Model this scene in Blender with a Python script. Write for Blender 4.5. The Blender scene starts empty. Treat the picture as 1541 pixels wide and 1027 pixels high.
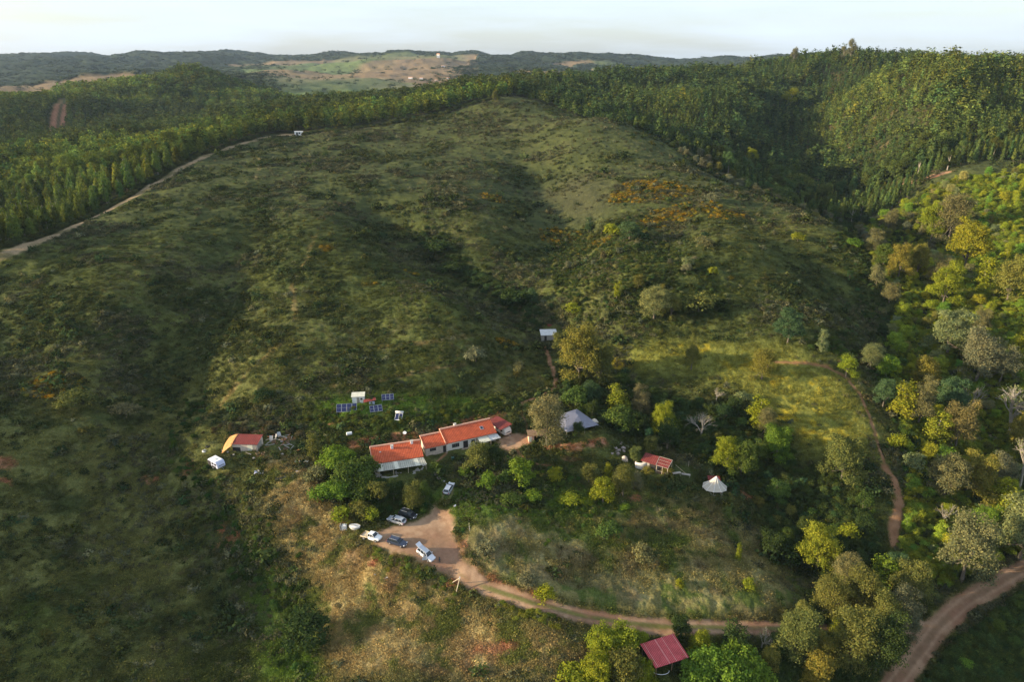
import bpy, bmesh, math, random
import numpy as np
from mathutils import Vector, Matrix, Euler
R = math.radians
rng = np.random.default_rng(7)
random.seed(7)
scene = bpy.context.scene
COL = scene.collection

# ------------------------------------------------------------------ camera
CAM_Z = 100.0
FPX = 1060.0
PITCH = R(22.0)
CP, SP = math.cos(PITCH), math.sin(PITCH)
cam_d = bpy.data.cameras.new('camera'); cam = bpy.data.objects.new('camera', cam_d); COL.objects.link(cam)
cam.location = (0, 0, CAM_Z); cam.rotation_euler = (R(90) - PITCH, 0, 0)
cam_d.sensor_width = 36.0; cam_d.lens = 36.0 * FPX / 1541.0
cam_d.clip_start = 1.0; cam_d.clip_end = 40000.0
scene.camera = cam

def ray(u, v):
    a = (u - 770.5) / FPX; b = (513.5 - v) / FPX
    return a, CP + b * SP, -SP + b * CP
def P(u, v, y, dz=0.0):
    a, yc, zc = ray(u, v); t = y / yc
    return (a * t, y, CAM_Z + zc * t - dz)

# ------------------------------------------------------------------ noise (vectorised value noise)
def _hash(ix, iy, s):
    h = (ix.astype(np.int64) * 374761393 + iy.astype(np.int64) * 668265263 + s * 974634777) & 0xFFFFFFFF
    h = ((h ^ (h >> 13)) * 1274126177) & 0xFFFFFFFF
    h = h ^ (h >> 16)
    return (h & 0xFFFFFF) / float(0xFFFFFF)
def vnoise(x, y, s=0):
    x = np.asarray(x, float); y = np.asarray(y, float)
    ix = np.floor(x); iy = np.floor(y); fx = x - ix; fy = y - iy
    fx = fx * fx * fx * (fx * (fx * 6 - 15) + 10); fy = fy * fy * fy * (fy * (fy * 6 - 15) + 10)
    a = _hash(ix, iy, s); b = _hash(ix + 1, iy, s); c = _hash(ix, iy + 1, s); d = _hash(ix + 1, iy + 1, s)
    return (a + (b - a) * fx) * (1 - fy) + (c + (d - c) * fx) * fy
def fbm(x, y, s=0, o=4, g=.5):
    t = 0; amp = 1; n = 0
    for i in range(o):
        t = t + vnoise(x * 2 ** i + 17.3 * i, y * 2 ** i - 9.1 * i, s + i) * amp; n += amp; amp *= g
    return t / n
def sm(a, b, x):
    t = np.clip((np.asarray(x, float) - a) / (b - a), 0, 1); return t * t * (3 - 2 * t)

# ------------------------------------------------------------------ terrain control points (pixel, distance, canopy height above ground)
ctl = [
 # left slope and its ridge
 (0,1027,95,0),(120,1027,97,0),(0,860,118,0),(0,700,144,0),(0,520,200,0),(0,420,245,0),(30,375,268,0),(200,295,350,0),(290,245,431,0),
 (400,207,540,0),(450,200,560,0),(150,620,168,0),(150,450,225,0),(200,800,138,0),(200,930,112,0),(300,400,262,0),(300,520,208,0),(400,300,345,0),(420,430,250,0),
 # left gully
 (440,1027,100,0),(440,930,116,0),(380,860,126,0),(340,800,137,0),(310,745,147,0),(327,700,154,0),(285,680,160,0),(240,600,186,0),
 # farm spur
 (600,1027,97,0),(800,1027,98,0),(960,1020,101,0),(500,880,121,0),(600,900,117,0),(700,940,111,0),(500,800,132,0),(400,765,138,0),(620,800,131,0),(600,835,125,0),
 (700,862,120,0),(800,903,114,0),(900,928,112,0),(1000,940,111.5,0),(1100,945,112,0),(997,985,105,0),(365,668,162,0),(470,660,165,0),(590,705,152,0),(700,683,159,0),(750,658,166,0),
 (660,745,141,0),(850,720,148,0),(850,800,133,0),(985,705,156,0),(1075,738,150,0),(1000,850,126,0),(1150,885,122,0),(865,655,166,0),
 # behind the houses
 (650,640,170,0),(530,612,176,0),(590,625,173,0),(450,600,180,0),(600,560,193,0),(600,500,215,0),(600,430,250,0),(600,350,305,0),(600,260,400,0),(600,200,540,0),
 (480,250,420,0),(480,350,300,0),(450,520,205,0),(680,500,214,0),(650,450,232,0),(740,520,212,0),
 # middle gully
 (760,330,330,0),(780,390,290,0),(805,450,248,0),(830,500,226,0),(880,545,207,0),(940,600,190,0),(1000,640,178,0),(1100,720,156,0),(1150,790,145,0),(1200,855,134,0),
 # right spur of the hill
 (850,350,318,0),(850,260,415,0),(800,200,500,0),(760,152,600,0),(740,148,625,0),(652,175,590,0),(567,187,570,0),(700,260,410,0),(900,180,505,0),(960,208,460,0),
 (1020,243,425,0),(1100,277,372,0),(1195,317,325,0),(1265,345,303,0),(1300,400,268,0),(950,420,243,0),(950,330,315,0),(1050,350,292,0),(1150,450,230,0),(1250,500,213,0),(1050,480,221,0),
 (1100,550,200,0),(1200,600,186,0),(1250,700,159,0),(1310,620,181,0),(1330,690,163,0),(1340,780,145,0),(1200,760,151,0),(1280,860,131,0),
 # right valley and its far side
 (1350,480,236,5),(1330,380,325,6),(1290,330,372,7),(1400,570,200,6),(1430,650,173,6),(1450,760,148,5),(1530,860,130,0),(1400,940,118,0),(1340,1027,104,0),(1541,1010,106,3),(1470,940,116,2),
 (1541,700,168,7),(1541,560,200,6),(1541,450,236,5),(1480,380,300,5),(1541,320,330,6),(1541,250,400,6),(1400,266,413,0),(1420,330,350,5),
 # forest hill on the right
 (1290,300,400,8),(1200,292,440,8),(1100,245,500,10),(1000,205,540,10),(920,165,620,11),(900,130,750,12),(1000,150,660,12),(1000,98,900,12),(1100,130,760,12),(1100,98,950,12),
 (1200,190,610,12),(1200,120,780,12),(1290,72,830,10),(1160,92,900,8),(1400,180,540,10),(1400,110,660,10),(1400,78,780,10),(1541,180,520,10),(1541,82,760,9),(1300,240,480,10),(1230,215,560,10),(1330,130,640,10),
 (838,104,780,13),(702,118,760,14),(760,112,790,14),
 # forest on the left plateau
 (0,330,330,13),(0,250,430,13),(0,145,900,12),(135,195,600,14),(280,170,700,14),(440,142,730,15),(584,134,730,15),(90,205,700,0),(90,158,850,0),(200,182,770,12),(200,150,900,12),
 (293,104,1150,14),(293,148,950,12),(380,136,1150,12),(220,125,1150,12),(400,160,930,12),
 # far country
 (70,122,1650,0),(0,144,1500,0),(150,125,1900,0),(0,115,2300,0),(150,108,2400,0),(300,108,2600,0),(480,126,1500,8),(430,150,1300,8),(560,130,1500,8),(640,120,1750,4),
 (380,98,2600,0),(470,112,2200,0),(560,112,2300,0),(640,112,2100,0),(560,96,2800,0),(640,92,2800,0),(720,104,2400,0),(740,90,3100,0),(800,104,2300,0),(880,95,3000,0),(960,98,3000,0),
]
pts = [P(*c) for c in ctl]
sky = [(-150,88),(0,92),(40,88),(80,86),(130,91),(160,90),(210,85),(260,83),(330,83),(400,86),(440,88),(480,85),(526,81),(569,82),(608,87),(655,88),(672,90),(687,84),(721,83),(735,88),(760,89),(790,84),(860,85),(930,91),(1000,93),(1100,92),(1300,90),(1541,90),(1700,90)]
for (u, v) in sky: pts.append(P(u, v + 1, 3600))
for (u, v) in sky[::3]: pts.append((P(u, v, 5200)[0], 5200, 60)); pts.append((P(u, v, 9000)[0], 9000, 20))
# hidden / off-frame ground; the unseen left hill is shaped to shade the slope
pts += [(-160,60,0),(-150,120,19),(-190,150,25),(-230,120,27),(-260,200,40),(-300,300,44),(-330,100,28),(-240,20,30),(-90,55,-14),(0,55,-16),(90,60,-22),(-30,75,-11),
        (-450,400,34),(-600,600,36),(-900,900,50),(-500,200,30),(-700,0,40),(-60,0,-18),(60,0,-24),(0,-60,-20),
        (180,60,-6),(150,100,-8),(220,130,12),(230,200,30),(330,300,50),(400,150,50),(500,400,70),(600,0,50),(800,600,95),(200,0,-10),
        (560,900,90),(200,1250,40),(-100,1150,25),(-350,1400,30),(500,1400,60),(1200,1500,70),(900,2500,60),(1800,2200,80),(-200,900,30),(-20,1000,40),(150,1100,60),
        (-2500,1500,60),(-2500,600,50),(2500,500,80),(1200,300,80),(-1300,100,50)]
pts = np.array(pts)
def dom(x, y):
    return np.stack([np.clip(np.arctan2(x, y), -2.2, 2.2) * 2.0, np.log(np.hypot(x, y) + 25.0) * 2.0], -1)
_C = dom(pts[:, 0], pts[:, 1]); _n = len(pts)
def _phi(r2): return 0.5 * r2 * np.log(r2 + 1e-12)
_d2 = ((_C[:, None] - _C[None]) ** 2).sum(-1)
_A = np.zeros((_n + 3, _n + 3)); _A[:_n, :_n] = _phi(_d2) + np.eye(_n) * 1e-4
_Pm = np.c_[np.ones(_n), _C]; _A[:_n, _n:] = _Pm; _A[_n:, :_n] = _Pm.T
# fit a depression-like value so far points do not dominate: heights are scaled by distance
_sc = 1.0 / (np.hypot(pts[:, 0], pts[:, 1]) + 100.0)
_W = np.linalg.solve(_A, np.r_[(pts[:, 2] - CAM_Z) * _sc, 0, 0, 0])
def _tps(x, y):
    q = dom(x, y); out = np.empty(len(q))
    for i in range(0, len(q), 20000):
        c = q[i:i + 20000]
        d2 = ((c[:, None, 0] - _C[None, :, 0]) ** 2 + (c[:, None, 1] - _C[None, :, 1]) ** 2)
        out[i:i + 20000] = _phi(d2) @ _W[:_n] + np.c_[np.ones(len(c)), c] @ _W[_n:]
    return out * (np.hypot(x, y) + 100.0) + CAM_Z
# cached coarse grid in the (angle, log r) domain, bilinear look-up: fast and smooth
_TA = np.linspace(-2.0, 2.0, 801); _TR = np.linspace(math.log(25.5), math.log(12000), 900)
_gx, _gy = np.meshgrid(_TA, _TR)
_rr = np.exp(_gy) - 25.0
_G = _tps((_rr * np.sin(_gx)).ravel(), (_rr * np.cos(_gx)).ravel()).reshape(_gx.shape)

# flat pads for the yard and the houses: (x, y, radius, z) filled below, soft edged
PADS = []
def Hbase(x, y):
    x = np.atleast_1d(np.asarray(x, float)); y = np.atleast_1d(np.asarray(y, float)); r = np.hypot(x, y)
    fa = (np.clip(np.arctan2(x, y), -1.999, 1.999) + 2.0) / 4.0 * 800
    fr = np.clip((np.log(r + 25.0) - _TR[0]) / (_TR[-1] - _TR[0]) * 899, 0, 898.999)
    ia = np.minimum(fa.astype(int), 799); ir = fr.astype(int); ta = fa - ia; tr = fr - ir
    z = (_G[ir, ia] * (1 - ta) + _G[ir, ia + 1] * ta) * (1 - tr) + (_G[ir + 1, ia] * (1 - ta) + _G[ir + 1, ia + 1] * ta) * tr
    far = sm(200, 1500, r)
    z = z + (fbm(x / 38, y / 38, 3, 3) - .5) * (3.4 + 5 * far) * sm(60, 200, r)
    z = z + (fbm(x / 300, y / 300, 11, 4) - .5) * 50 * sm(900, 2200, r)
    z = z + (fbm(x / 420, y / 700, 15, 3) - .5) * 70 * sm(1900, 3000, r)
    return z
def _dline(x, y, L):
    d = np.full(x.shape, 1e9); s0 = np.zeros(x.shape); acc = 0.0
    tot = sum(math.hypot(b[0] - a[0], b[1] - a[1]) for a, b in zip(L[:-1], L[1:]))
    for (x0, y0), (x1, y1) in zip(L[:-1], L[1:]):
        dx, dy = x1 - x0, y1 - y0; l = math.hypot(dx, dy); t = np.clip(((x - x0) * dx + (y - y0) * dy) / (l * l), 0, 1)
        dd = np.hypot(x - x0 - t * dx, y - y0 - t * dy); m = dd < d; d[m] = dd[m]; s0[m] = (acc + t[m] * l) / tot; acc += l
    return d, s0
# gullies cut into the hill (world polylines), depth, half width
GUL = [([(-75, 352), (-52, 315), (-30, 282), (-8, 250), (8, 226), (18, 207)], 6.5, 17), ([(2, 520), (8, 440), (16, 370), (24, 320), (20, 280), (6, 246)], 5.0, 20),
       ([(112, 330), (108, 290), (118, 255), (132, 228)], 3.0, 14), ([(-120, 330), (-112, 280), (-105, 230), (-100, 190), (-92, 165)], 4.0, 16), ([(-165, 210), (-140, 180), (-120, 150)], 2.2, 14), ([(70, 330), (66, 290), (62, 250)], 2.6, 12), ([(330, 820), (290, 700), (258, 610), (240, 540), (215, 450), (190, 395)], 22, 42)]
BUMPS = [(355, 610, 62, 17), (300, 560, 45, 8), (450, 770, 70, -16), (150, 620, 55, 8)]
def Hz(x, y):
    z = Hbase(x, y); x = np.atleast_1d(np.asarray(x, float)); y = np.atleast_1d(np.asarray(y, float))
    for L, dep, hw in GUL:
        b = (x > min(p[0] for p in L) - 3 * hw) & (x < max(p[0] for p in L) + 3 * hw) & (y > min(p[1] for p in L) - 3 * hw) & (y < max(p[1] for p in L) + 3 * hw)
        if b.any():
            d, t = _dline(x[b], y[b], L); z[b] -= dep * np.exp(-(d / hw) ** 2) * np.sin(np.clip(t, 0, 1) * math.pi) ** .5
            z[b] += dep * .35 * np.exp(-((d - 1.8 * hw) / hw) ** 2) * np.sin(np.clip(t, 0, 1) * math.pi) ** .5
    for (bx, by, bs, bh) in BUMPS: z = z + bh * np.exp(-((x - bx) ** 2 + (y - by) ** 2) / (2 * bs * bs))
    for (px, py, pr, pz, soft) in PADS:
        w = 1 - sm(pr, pr + soft, np.hypot(x - px, y - py)); z = z * (1 - w) + pz * w
    return z
def H(x, y): return float(Hz(x, y)[0])
def hit(u, v, y0=70, y1=6000):
    """ground point seen at a pixel of the photograph"""
    a, yc, zc = ray(u, v)
    ys = np.exp(np.linspace(math.log(y0), math.log(y1), 1500)); t = ys / yc
    g = Hz(a * t, ys) - (CAM_Z + zc * t)
    k = np.argmax(g > 0)
    if g[k] <= 0: k = len(g) - 1
    lo, hi = ys[max(k - 1, 0)], ys[k]
    for _ in range(18):
        m = (lo + hi) / 2; tt = m / yc
        if H(a * tt, m) > CAM_Z + zc * tt: hi = m
        else: lo = m
    t = hi / yc
    return Vector((a * t, hi, H(a * t, hi)))
def project(x, y, z):
    dz = z - CAM_Z
    d = y * CP - dz * SP; up = y * SP + dz * CP
    d = np.maximum(d, 1e-3)
    return 770.5 + FPX * x / d, 513.5 - FPX * up / d, d
# ------------------------------------------------------------------ mesh + material helpers
MAT = {}
def np_mesh(name, V, F, mat=None, smooth=False, parent=None, link=True, attrs=None):
    me = bpy.data.meshes.new(name); V = np.asarray(V, np.float32); F = np.asarray(F, np.int32); k = F.shape[1]
    me.vertices.add(len(V)); me.vertices.foreach_set('co', V.ravel())
    me.loops.add(F.size); me.loops.foreach_set('vertex_index', F.ravel())
    me.polygons.add(len(F)); me.polygons.foreach_set('loop_start', np.arange(0, F.size, k, dtype=np.int32))
    if smooth: me.polygons.foreach_set('use_smooth', np.ones(len(F), bool))
    for n, (dt, domn, arr) in (attrs or {}).items():
        a = me.attributes.new(n, dt, domn); a.data.foreach_set('value' if dt in ('FLOAT', 'INT') else 'vector', np.asarray(arr).ravel())
    me.update(calc_edges=True)
    if mat: me.materials.append(mat)
    o = bpy.data.objects.new(name, me)
    if link: COL.objects.link(o)
    if parent: o.parent = parent
    return o
class NT:
    def __init__(s, name):
        s.m = bpy.data.materials.new(name); s.m.use_nodes = True; s.t = s.m.node_tree; s.t.nodes.clear()
        s.out = s.n('ShaderNodeOutputMaterial'); 
    def n(s, ty, **kw):
        nd = s.t.nodes.new(ty)
        for k, v in kw.items():
            if k.startswith('_'): setattr(nd, k[1:], v)
            else: nd.inputs[k].default_value = v
        return nd
    def l(s, a, b): s.t.links.new(a, b)
    def noise(s, scale, detail=3, rough=.6, vec=None, obj=True):
        nz = s.n('ShaderNodeTexNoise'); nz.inputs['Scale'].default_value = scale; nz.inputs['Detail'].default_value = detail; nz.inputs['Roughness'].default_value = rough
        if vec is not None: s.l(vec, nz.inputs['Vector'])
        return nz
    def ramp(s, fac, a, b, ca=(0,0,0,1), cb=(1,1,1,1)):
        r = s.n('ShaderNodeValToRGB'); e = r.color_ramp.elements; e[0].position = a; e[1].position = b; e[0].color = ca; e[1].color = cb
        s.l(fac, r.inputs['Fac']); return r
    def mix(s, A, B, fac, mode='MIX'):
        m = s.n('ShaderNodeMix', _data_type='RGBA', _blend_type=mode)
        for sock, val in ((m.inputs[6], A), (m.inputs[7], B)):
            if isinstance(val, tuple): sock.default_value = val
            else: s.l(val, sock)
        if isinstance(fac, (int, float)): m.inputs[0].default_value = fac
        else: s.l(fac, m.inputs[0])
        return m.outputs[2]
def ground_material():
    s = NT('ground'); at = s.n('ShaderNodeAttribute'); at.attribute_name = 'albedo'
    geo = s.n('ShaderNodeNewGeometry'); p = geo.outputs['Position']
    n1 = s.noise(2.3, 4, .7, p); n2 = s.noise(.35, 4, .6, p); n3 = s.noise(7.0, 2, .6, p)
    c = s.mix(at.outputs['Color'], s.ramp(n1.outputs['Fac'], .30, .72, (.62,.64,.60,1), (1.40,1.36,1.30,1)).outputs['Color'], 1.0, 'MULTIPLY')
    c = s.mix(c, s.ramp(n2.outputs['Fac'], .3, .7, (.82,.85,.8,1), (1.18,1.14,1.12,1)).outputs['Color'], 1.0, 'MULTIPLY')
    c = s.mix(c, s.ramp(n3.outputs['Fac'], .3, .7, (.75,.75,.75,1), (1.25,1.25,1.25,1)).outputs['Color'], 1.0, 'MULTIPLY')
    c2 = s.mix(at.outputs['Color'], s.ramp(n3.outputs['Fac'], .3, .7, (.86,.86,.86,1), (1.12,1.12,1.12,1)).outputs['Color'], 1.0, 'MULTIPLY'); c = s.mix(c, c2, at.outputs['Alpha'])
    b = s.n('ShaderNodeBsdfPrincipled'); b.inputs['Roughness'].default_value = 1.0; b.inputs['Specular IOR Level'].default_value = .05
    s.l(c, b.inputs['Base Color'])
    bu = s.n('ShaderNodeBump', Strength=.9, Distance=.45); st_ = s.n('ShaderNodeMath', _operation='MULTIPLY_ADD'); s.l(at.outputs['Alpha'], st_.inputs[0]); st_.inputs[1].default_value = -.75; st_.inputs[2].default_value = .9; s.l(st_.outputs[0], bu.inputs['Strength']); s.l(n1.outputs['Fac'], bu.inputs['Height'])
    s.l(bu.outputs['Normal'], b.inputs['Normal'])
    s.l(b.outputs[0], s.out.inputs['Surface']); return s.m
MAT['ground'] = ground_material()
def simple(name, col, rough=.7, metal=0, var=.15, scale=3.0, spec=.3, bump=0, coat=0):
    s = NT(name); tc = s.n('ShaderNodeTexCoord'); nz = s.noise(scale, 4, .65, tc.outputs['Object'])
    lo = tuple(c * (1 - var) for c in col) + (1,); hi = tuple(min(1, c * (1 + var)) for c in col) + (1,)
    b = s.n('ShaderNodeBsdfPrincipled'); b.inputs['Roughness'].default_value = rough; b.inputs['Metallic'].default_value = metal; b.inputs['Specular IOR Level'].default_value = spec
    b.inputs['Coat Weight'].default_value = coat
    s.l(s.ramp(nz.outputs['Fac'], .3, .7, lo, hi).outputs['Color'], b.inputs['Base Color'])
    if bump:
        bu = s.n('ShaderNodeBump', Strength=.6, Distance=bump); s.l(nz.outputs['Fac'], bu.inputs['Height']); s.l(bu.outputs['Normal'], b.inputs['Normal'])
    s.l(b.outputs[0], s.out.inputs['Surface']); MAT[name] = s.m; return s.m
# ------------------------------------------------------------------ helpers for ground marks
def world_line(pix, extra_end=None):
    w = [tuple(hit(u, v)[:2]) for (u, v) in pix]
    if extra_end: w = w + extra_end
    return np.array(w)
def dist_line(x, y, L):
    d = np.full(x.shape, 1e9); s_ = np.zeros(x.shape)
    for (x0, y0), (x1, y1) in zip(L[:-1], L[1:]):
        dx, dy = x1 - x0, y1 - y0; l2 = dx * dx + dy * dy + 1e-9
        t = np.clip(((x - x0) * dx + (y - y0) * dy) / l2, 0, 1)
        dd = np.hypot(x - x0 - t * dx, y - y0 - t * dy); d = np.minimum(d, dd)
    return d
def in_poly(x, y, Q):
    c = np.zeros(x.shape, bool); n = len(Q)
    for i in range(n):
        x0, y0 = Q[i]; x1, y1 = Q[(i + 1) % n]
        if y0 == y1: continue
        c ^= ((y0 > y) != (y1 > y)) & (x < (x1 - x0) * (y - y0) / (y1 - y0) + x0)
    return c
def poly_mask(x, y, Q, soft):
    """1 inside, 0 outside, with a soft edge; only evaluated near the polygon"""
    Q = np.asarray(Q); m = np.zeros(x.shape)
    b = (x > Q[:, 0].min() - soft) & (x < Q[:, 0].max() + soft) & (y > Q[:, 1].min() - soft) & (y < Q[:, 1].max() + soft)
    if not b.any(): return m
    xx, yy = x[b], y[b]; ins = in_poly(xx, yy, Q); d = dist_line(xx, yy, np.r_[Q, Q[:1]])
    sd = np.where(ins, d, -d); m[b] = sm(-soft, soft, sd); return m
def line_mask(x, y, L, w, soft):
    L = np.asarray(L); m = np.zeros(x.shape); q = w + soft
    b = (x > L[:, 0].min() - q) & (x < L[:, 0].max() + q) & (y > L[:, 1].min() - q) & (y < L[:, 1].max() + q)
    if b.any(): m[b] = 1 - sm(w - soft, w + soft, dist_line(x[b], y[b], L))
    return m
def blob_mask(x, y, c, rx, ry=None, rot=0):
    ry = ry or rx; dx, dy = x - c[0], y - c[1]; ca, sa = math.cos(rot), math.sin(rot)
    return 1 - sm(.6, 1.1, np.hypot((dx * ca + dy * sa) / rx, (-dx * sa + dy * ca) / ry))
def wp(pix): return np.array([tuple(hit(u, v)[:2]) for (u, v) in pix])

# level ground under the yard and buildings
for (u, v, r, s) in [(622, 800, 6, 9), (600, 703, 8, 6), (655, 683, 4, 5), (705, 668, 6, 5), (755, 657, 4, 4), (366, 670, 5, 5), (538, 607, 3, 3), (985, 706, 5, 4), (865, 650, 7, 5), (1075, 738, 4, 4), (997, 992, 4, 4)]:
    q = hit(u, v); PADS.append((q.x, q.y, r, q.z, s))

ROAD = world_line([(1350, 1026), (1378, 990), (1408, 948), (1452, 907), (1500, 880), (1545, 855)]); ROAD = np.r_[[ROAD[0] * 2 - ROAD[1] + (ROAD[0] - ROAD[1]) * 4], ROAD, [ROAD[-1] + (ROAD[-1] - ROAD[-2]) * 3, ROAD[-1] + (ROAD[-1] - ROAD[-2]) * 9]]
DRIVE = world_line([(672, 838), (692, 862), (730, 884), (800, 908), (870, 926), (940, 938), (1010, 944), (1080, 945), (1140, 946), (1210, 950), (1300, 951), (1388, 945)])
CARPARK = wp([(560, 803), (592, 792), (625, 786), (648, 772), (656, 758), (676, 768), (682, 785), (686, 815), (702, 848), (736, 880), (712, 884), (690, 868), (655, 858), (620, 840), (585, 828), (560, 818)])
YARD = wp([(742, 668), (765, 652), (797, 655), (800, 668), (778, 675), (765, 682)])
PATHS = [(wp([(776, 676), (788, 690), (812, 700), (832, 702)]), .5), (wp([(789, 660), (792, 640), (785, 618), (787, 606)]), .35), (wp([(787, 606), (812, 598), (834, 584), (836, 570), (828, 548), (820, 522)]), .7),
         (wp([(1165, 545), (1210, 547), (1245, 553), (1275, 570), (1295, 595), (1308, 625), (1318, 660), (1330, 695)]), .5),
         (wp([(652, 700), (664, 690), (672, 682)]), .4)]
SCAR = wp([(1334, 705), (1345, 722), (1352, 750), (1349, 785), (1342, 818)])
RIDGE = wp([(-30, 402), (30, 374), (100, 347), (150, 323), (200, 297), (260, 262), (300, 240), (350, 220), (400, 207), (422, 203), (452, 202)])
REDROAD = wp([(82, 206), (88, 185), (92, 160), (97, 150)])
BANKROAD = wp([(1290, 300), (1335, 286), (1372, 274), (1425, 260)])
EDGE = wp([(452, 203), (500, 198), (567, 190), (610, 182), (652, 176), (700, 160), (738, 150)])
RUTS = [wp([(661, 757), (670, 742), (673, 735)]), wp([(674, 757), (680, 745), (682, 735)])]
HILLTRACK = [wp([(474, 355), (458, 400), (440, 428), (446, 480)]), wp([(388, 225), (392, 250), (384, 270)]), wp([(300, 640), (360, 575), (420, 520)]), wp([(520, 525), (580, 522), (640, 517), (700, 508)]), wp([(500, 582), (560, 575), (620, 563), (700, 548)]), wp([(560, 1027), (585, 960), (580, 945)]), wp([(700, 1027), (780, 1005), (850, 990), (900, 975)])]
REDB = [(wp([(535, 668), (565, 664), (600, 660), (640, 655), (690, 643), (740, 629), (752, 624)]), 1.6), (wp([(832, 672), (862, 674), (905, 666)]), 1.3), (wp([(850, 690), (868, 691)]), .6),
        (wp([(742, 884), (700, 832), (690, 812)]), .4), (wp([(735, 868), (770, 888), (800, 898)]), .9), (wp([(350, 655), (368, 650), (398, 651)]), 1.0)]
REDSPOT = [((441, 659), 1.4, 1.2), ((6, 697), 3.0, 2.0), ((8, 727), 2.2, .9), ((225, 722), 2.4, .9), ((284, 704), 1.3, 3.0), ((334, 800), 1.2, 2.6), ((347, 814), 2.8, 1.5), ((505, 636), 2, 1), ((515, 615), 3, .9),
           ((560, 850), 1.6, 1.0), ((680, 878), 2.0, 1.0), ((745, 975), 5, 1.2), ((1120, 745), 2.4, 1.4), ((700, 820), 1.0, 2.0), ((955, 750), 1.8, 1), ((1350, 285), 14, 5), ((1412, 264), 9, 4)]
REDSPOT = [(tuple(hit(u, v)[:2]), a, b) for ((u, v), a, b) in REDSPOT]
STRAW = wp([(400, 690), (450, 690), (500, 760), (560, 835), (640, 870), (700, 905), (800, 940), (900, 965), (880, 1026), (500, 1026), (490, 950), (470, 880), (430, 830), (405, 760)])
STRAW2 = wp([(690, 800), (760, 780), (900, 745), (1000, 740), (1110, 760), (1190, 850), (1230, 900), (1130, 938), (1000, 935), (850, 915), (740, 870)])
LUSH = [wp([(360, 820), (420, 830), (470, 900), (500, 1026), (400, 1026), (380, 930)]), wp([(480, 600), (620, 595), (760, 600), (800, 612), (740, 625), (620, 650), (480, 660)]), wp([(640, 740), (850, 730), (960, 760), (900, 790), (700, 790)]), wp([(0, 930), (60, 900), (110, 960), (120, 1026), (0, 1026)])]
MEADOW = wp([(930, 520), (1160, 520), (1260, 560), (1300, 620), (1320, 690), (1220, 690), (1160, 620), (1060, 570), (950, 560)])
YEL = [((1200, 585), 12, 7), ((1240, 650), 8, 8), ((1190, 620), 11, 5), ((1170, 660), 6, 3), ((1120, 545), 8, 4), ((930, 545), 7, 4), ((1040, 525), 9, 3)]
YEL = [(tuple(hit(u, v)[:2]), a, b) for ((u, v), a, b) in YEL]
GORSE = [((85, 580), 8, 8), ((70, 575), 5, 4), ((985, 288), 20, 18), ((1030, 318), 18, 8), ((840, 357), 11, 9), ((940, 295), 8, 10), ((620, 412), 3, 2), ((765, 520), 4, 4), ((740, 298), 9, 6), ((700, 300), 4, 3), ((1095, 325), 8, 6), ((495, 372), 4, 4), ((890, 372), 9, 6), ((1000, 335), 12, 5), ((965, 280), 9, 14), ((555, 428), 3, 2)]
GORSE = [(tuple(hit(u, v)[:2]), a, b) for ((u, v), a, b) in GORSE]
BARE = [wp([(860, 262), (905, 268), (925, 300), (900, 335), (840, 330), (800, 290)])]

def masks(x, y):
    """road-like marks as a dict of 0..1 masks"""
    j = (fbm(x / 2.2, y / 2.2, 40, 3) - .5) * 1.3
    m = {}
    m['dirt_road'] = line_mask(x + j, y, ROAD, 2.25, .6)
    m['driveway'] = line_mask(x, y + j * .5, DRIVE, 1.65, .45)
    m['parking_yard'] = np.maximum(poly_mask(x + j, y + j, CARPARK, .9), poly_mask(x + j, y + j, YARD, .9))
    f = np.zeros(x.shape)
    for L, w in PATHS: f = np.maximum(f, line_mask(x + j * .5, y, L, w, .3))
    f = np.maximum(f, line_mask(x + j * 1.4, y, SCAR, 1.25, .6))
    m['footpath'] = f
    m['ridge_track'] = np.maximum(line_mask(x + j * 1.5, y, RIDGE, 3.4, 1.4), line_mask(x + j * 2, y, REDROAD, 7, 2))
    return m

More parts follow.
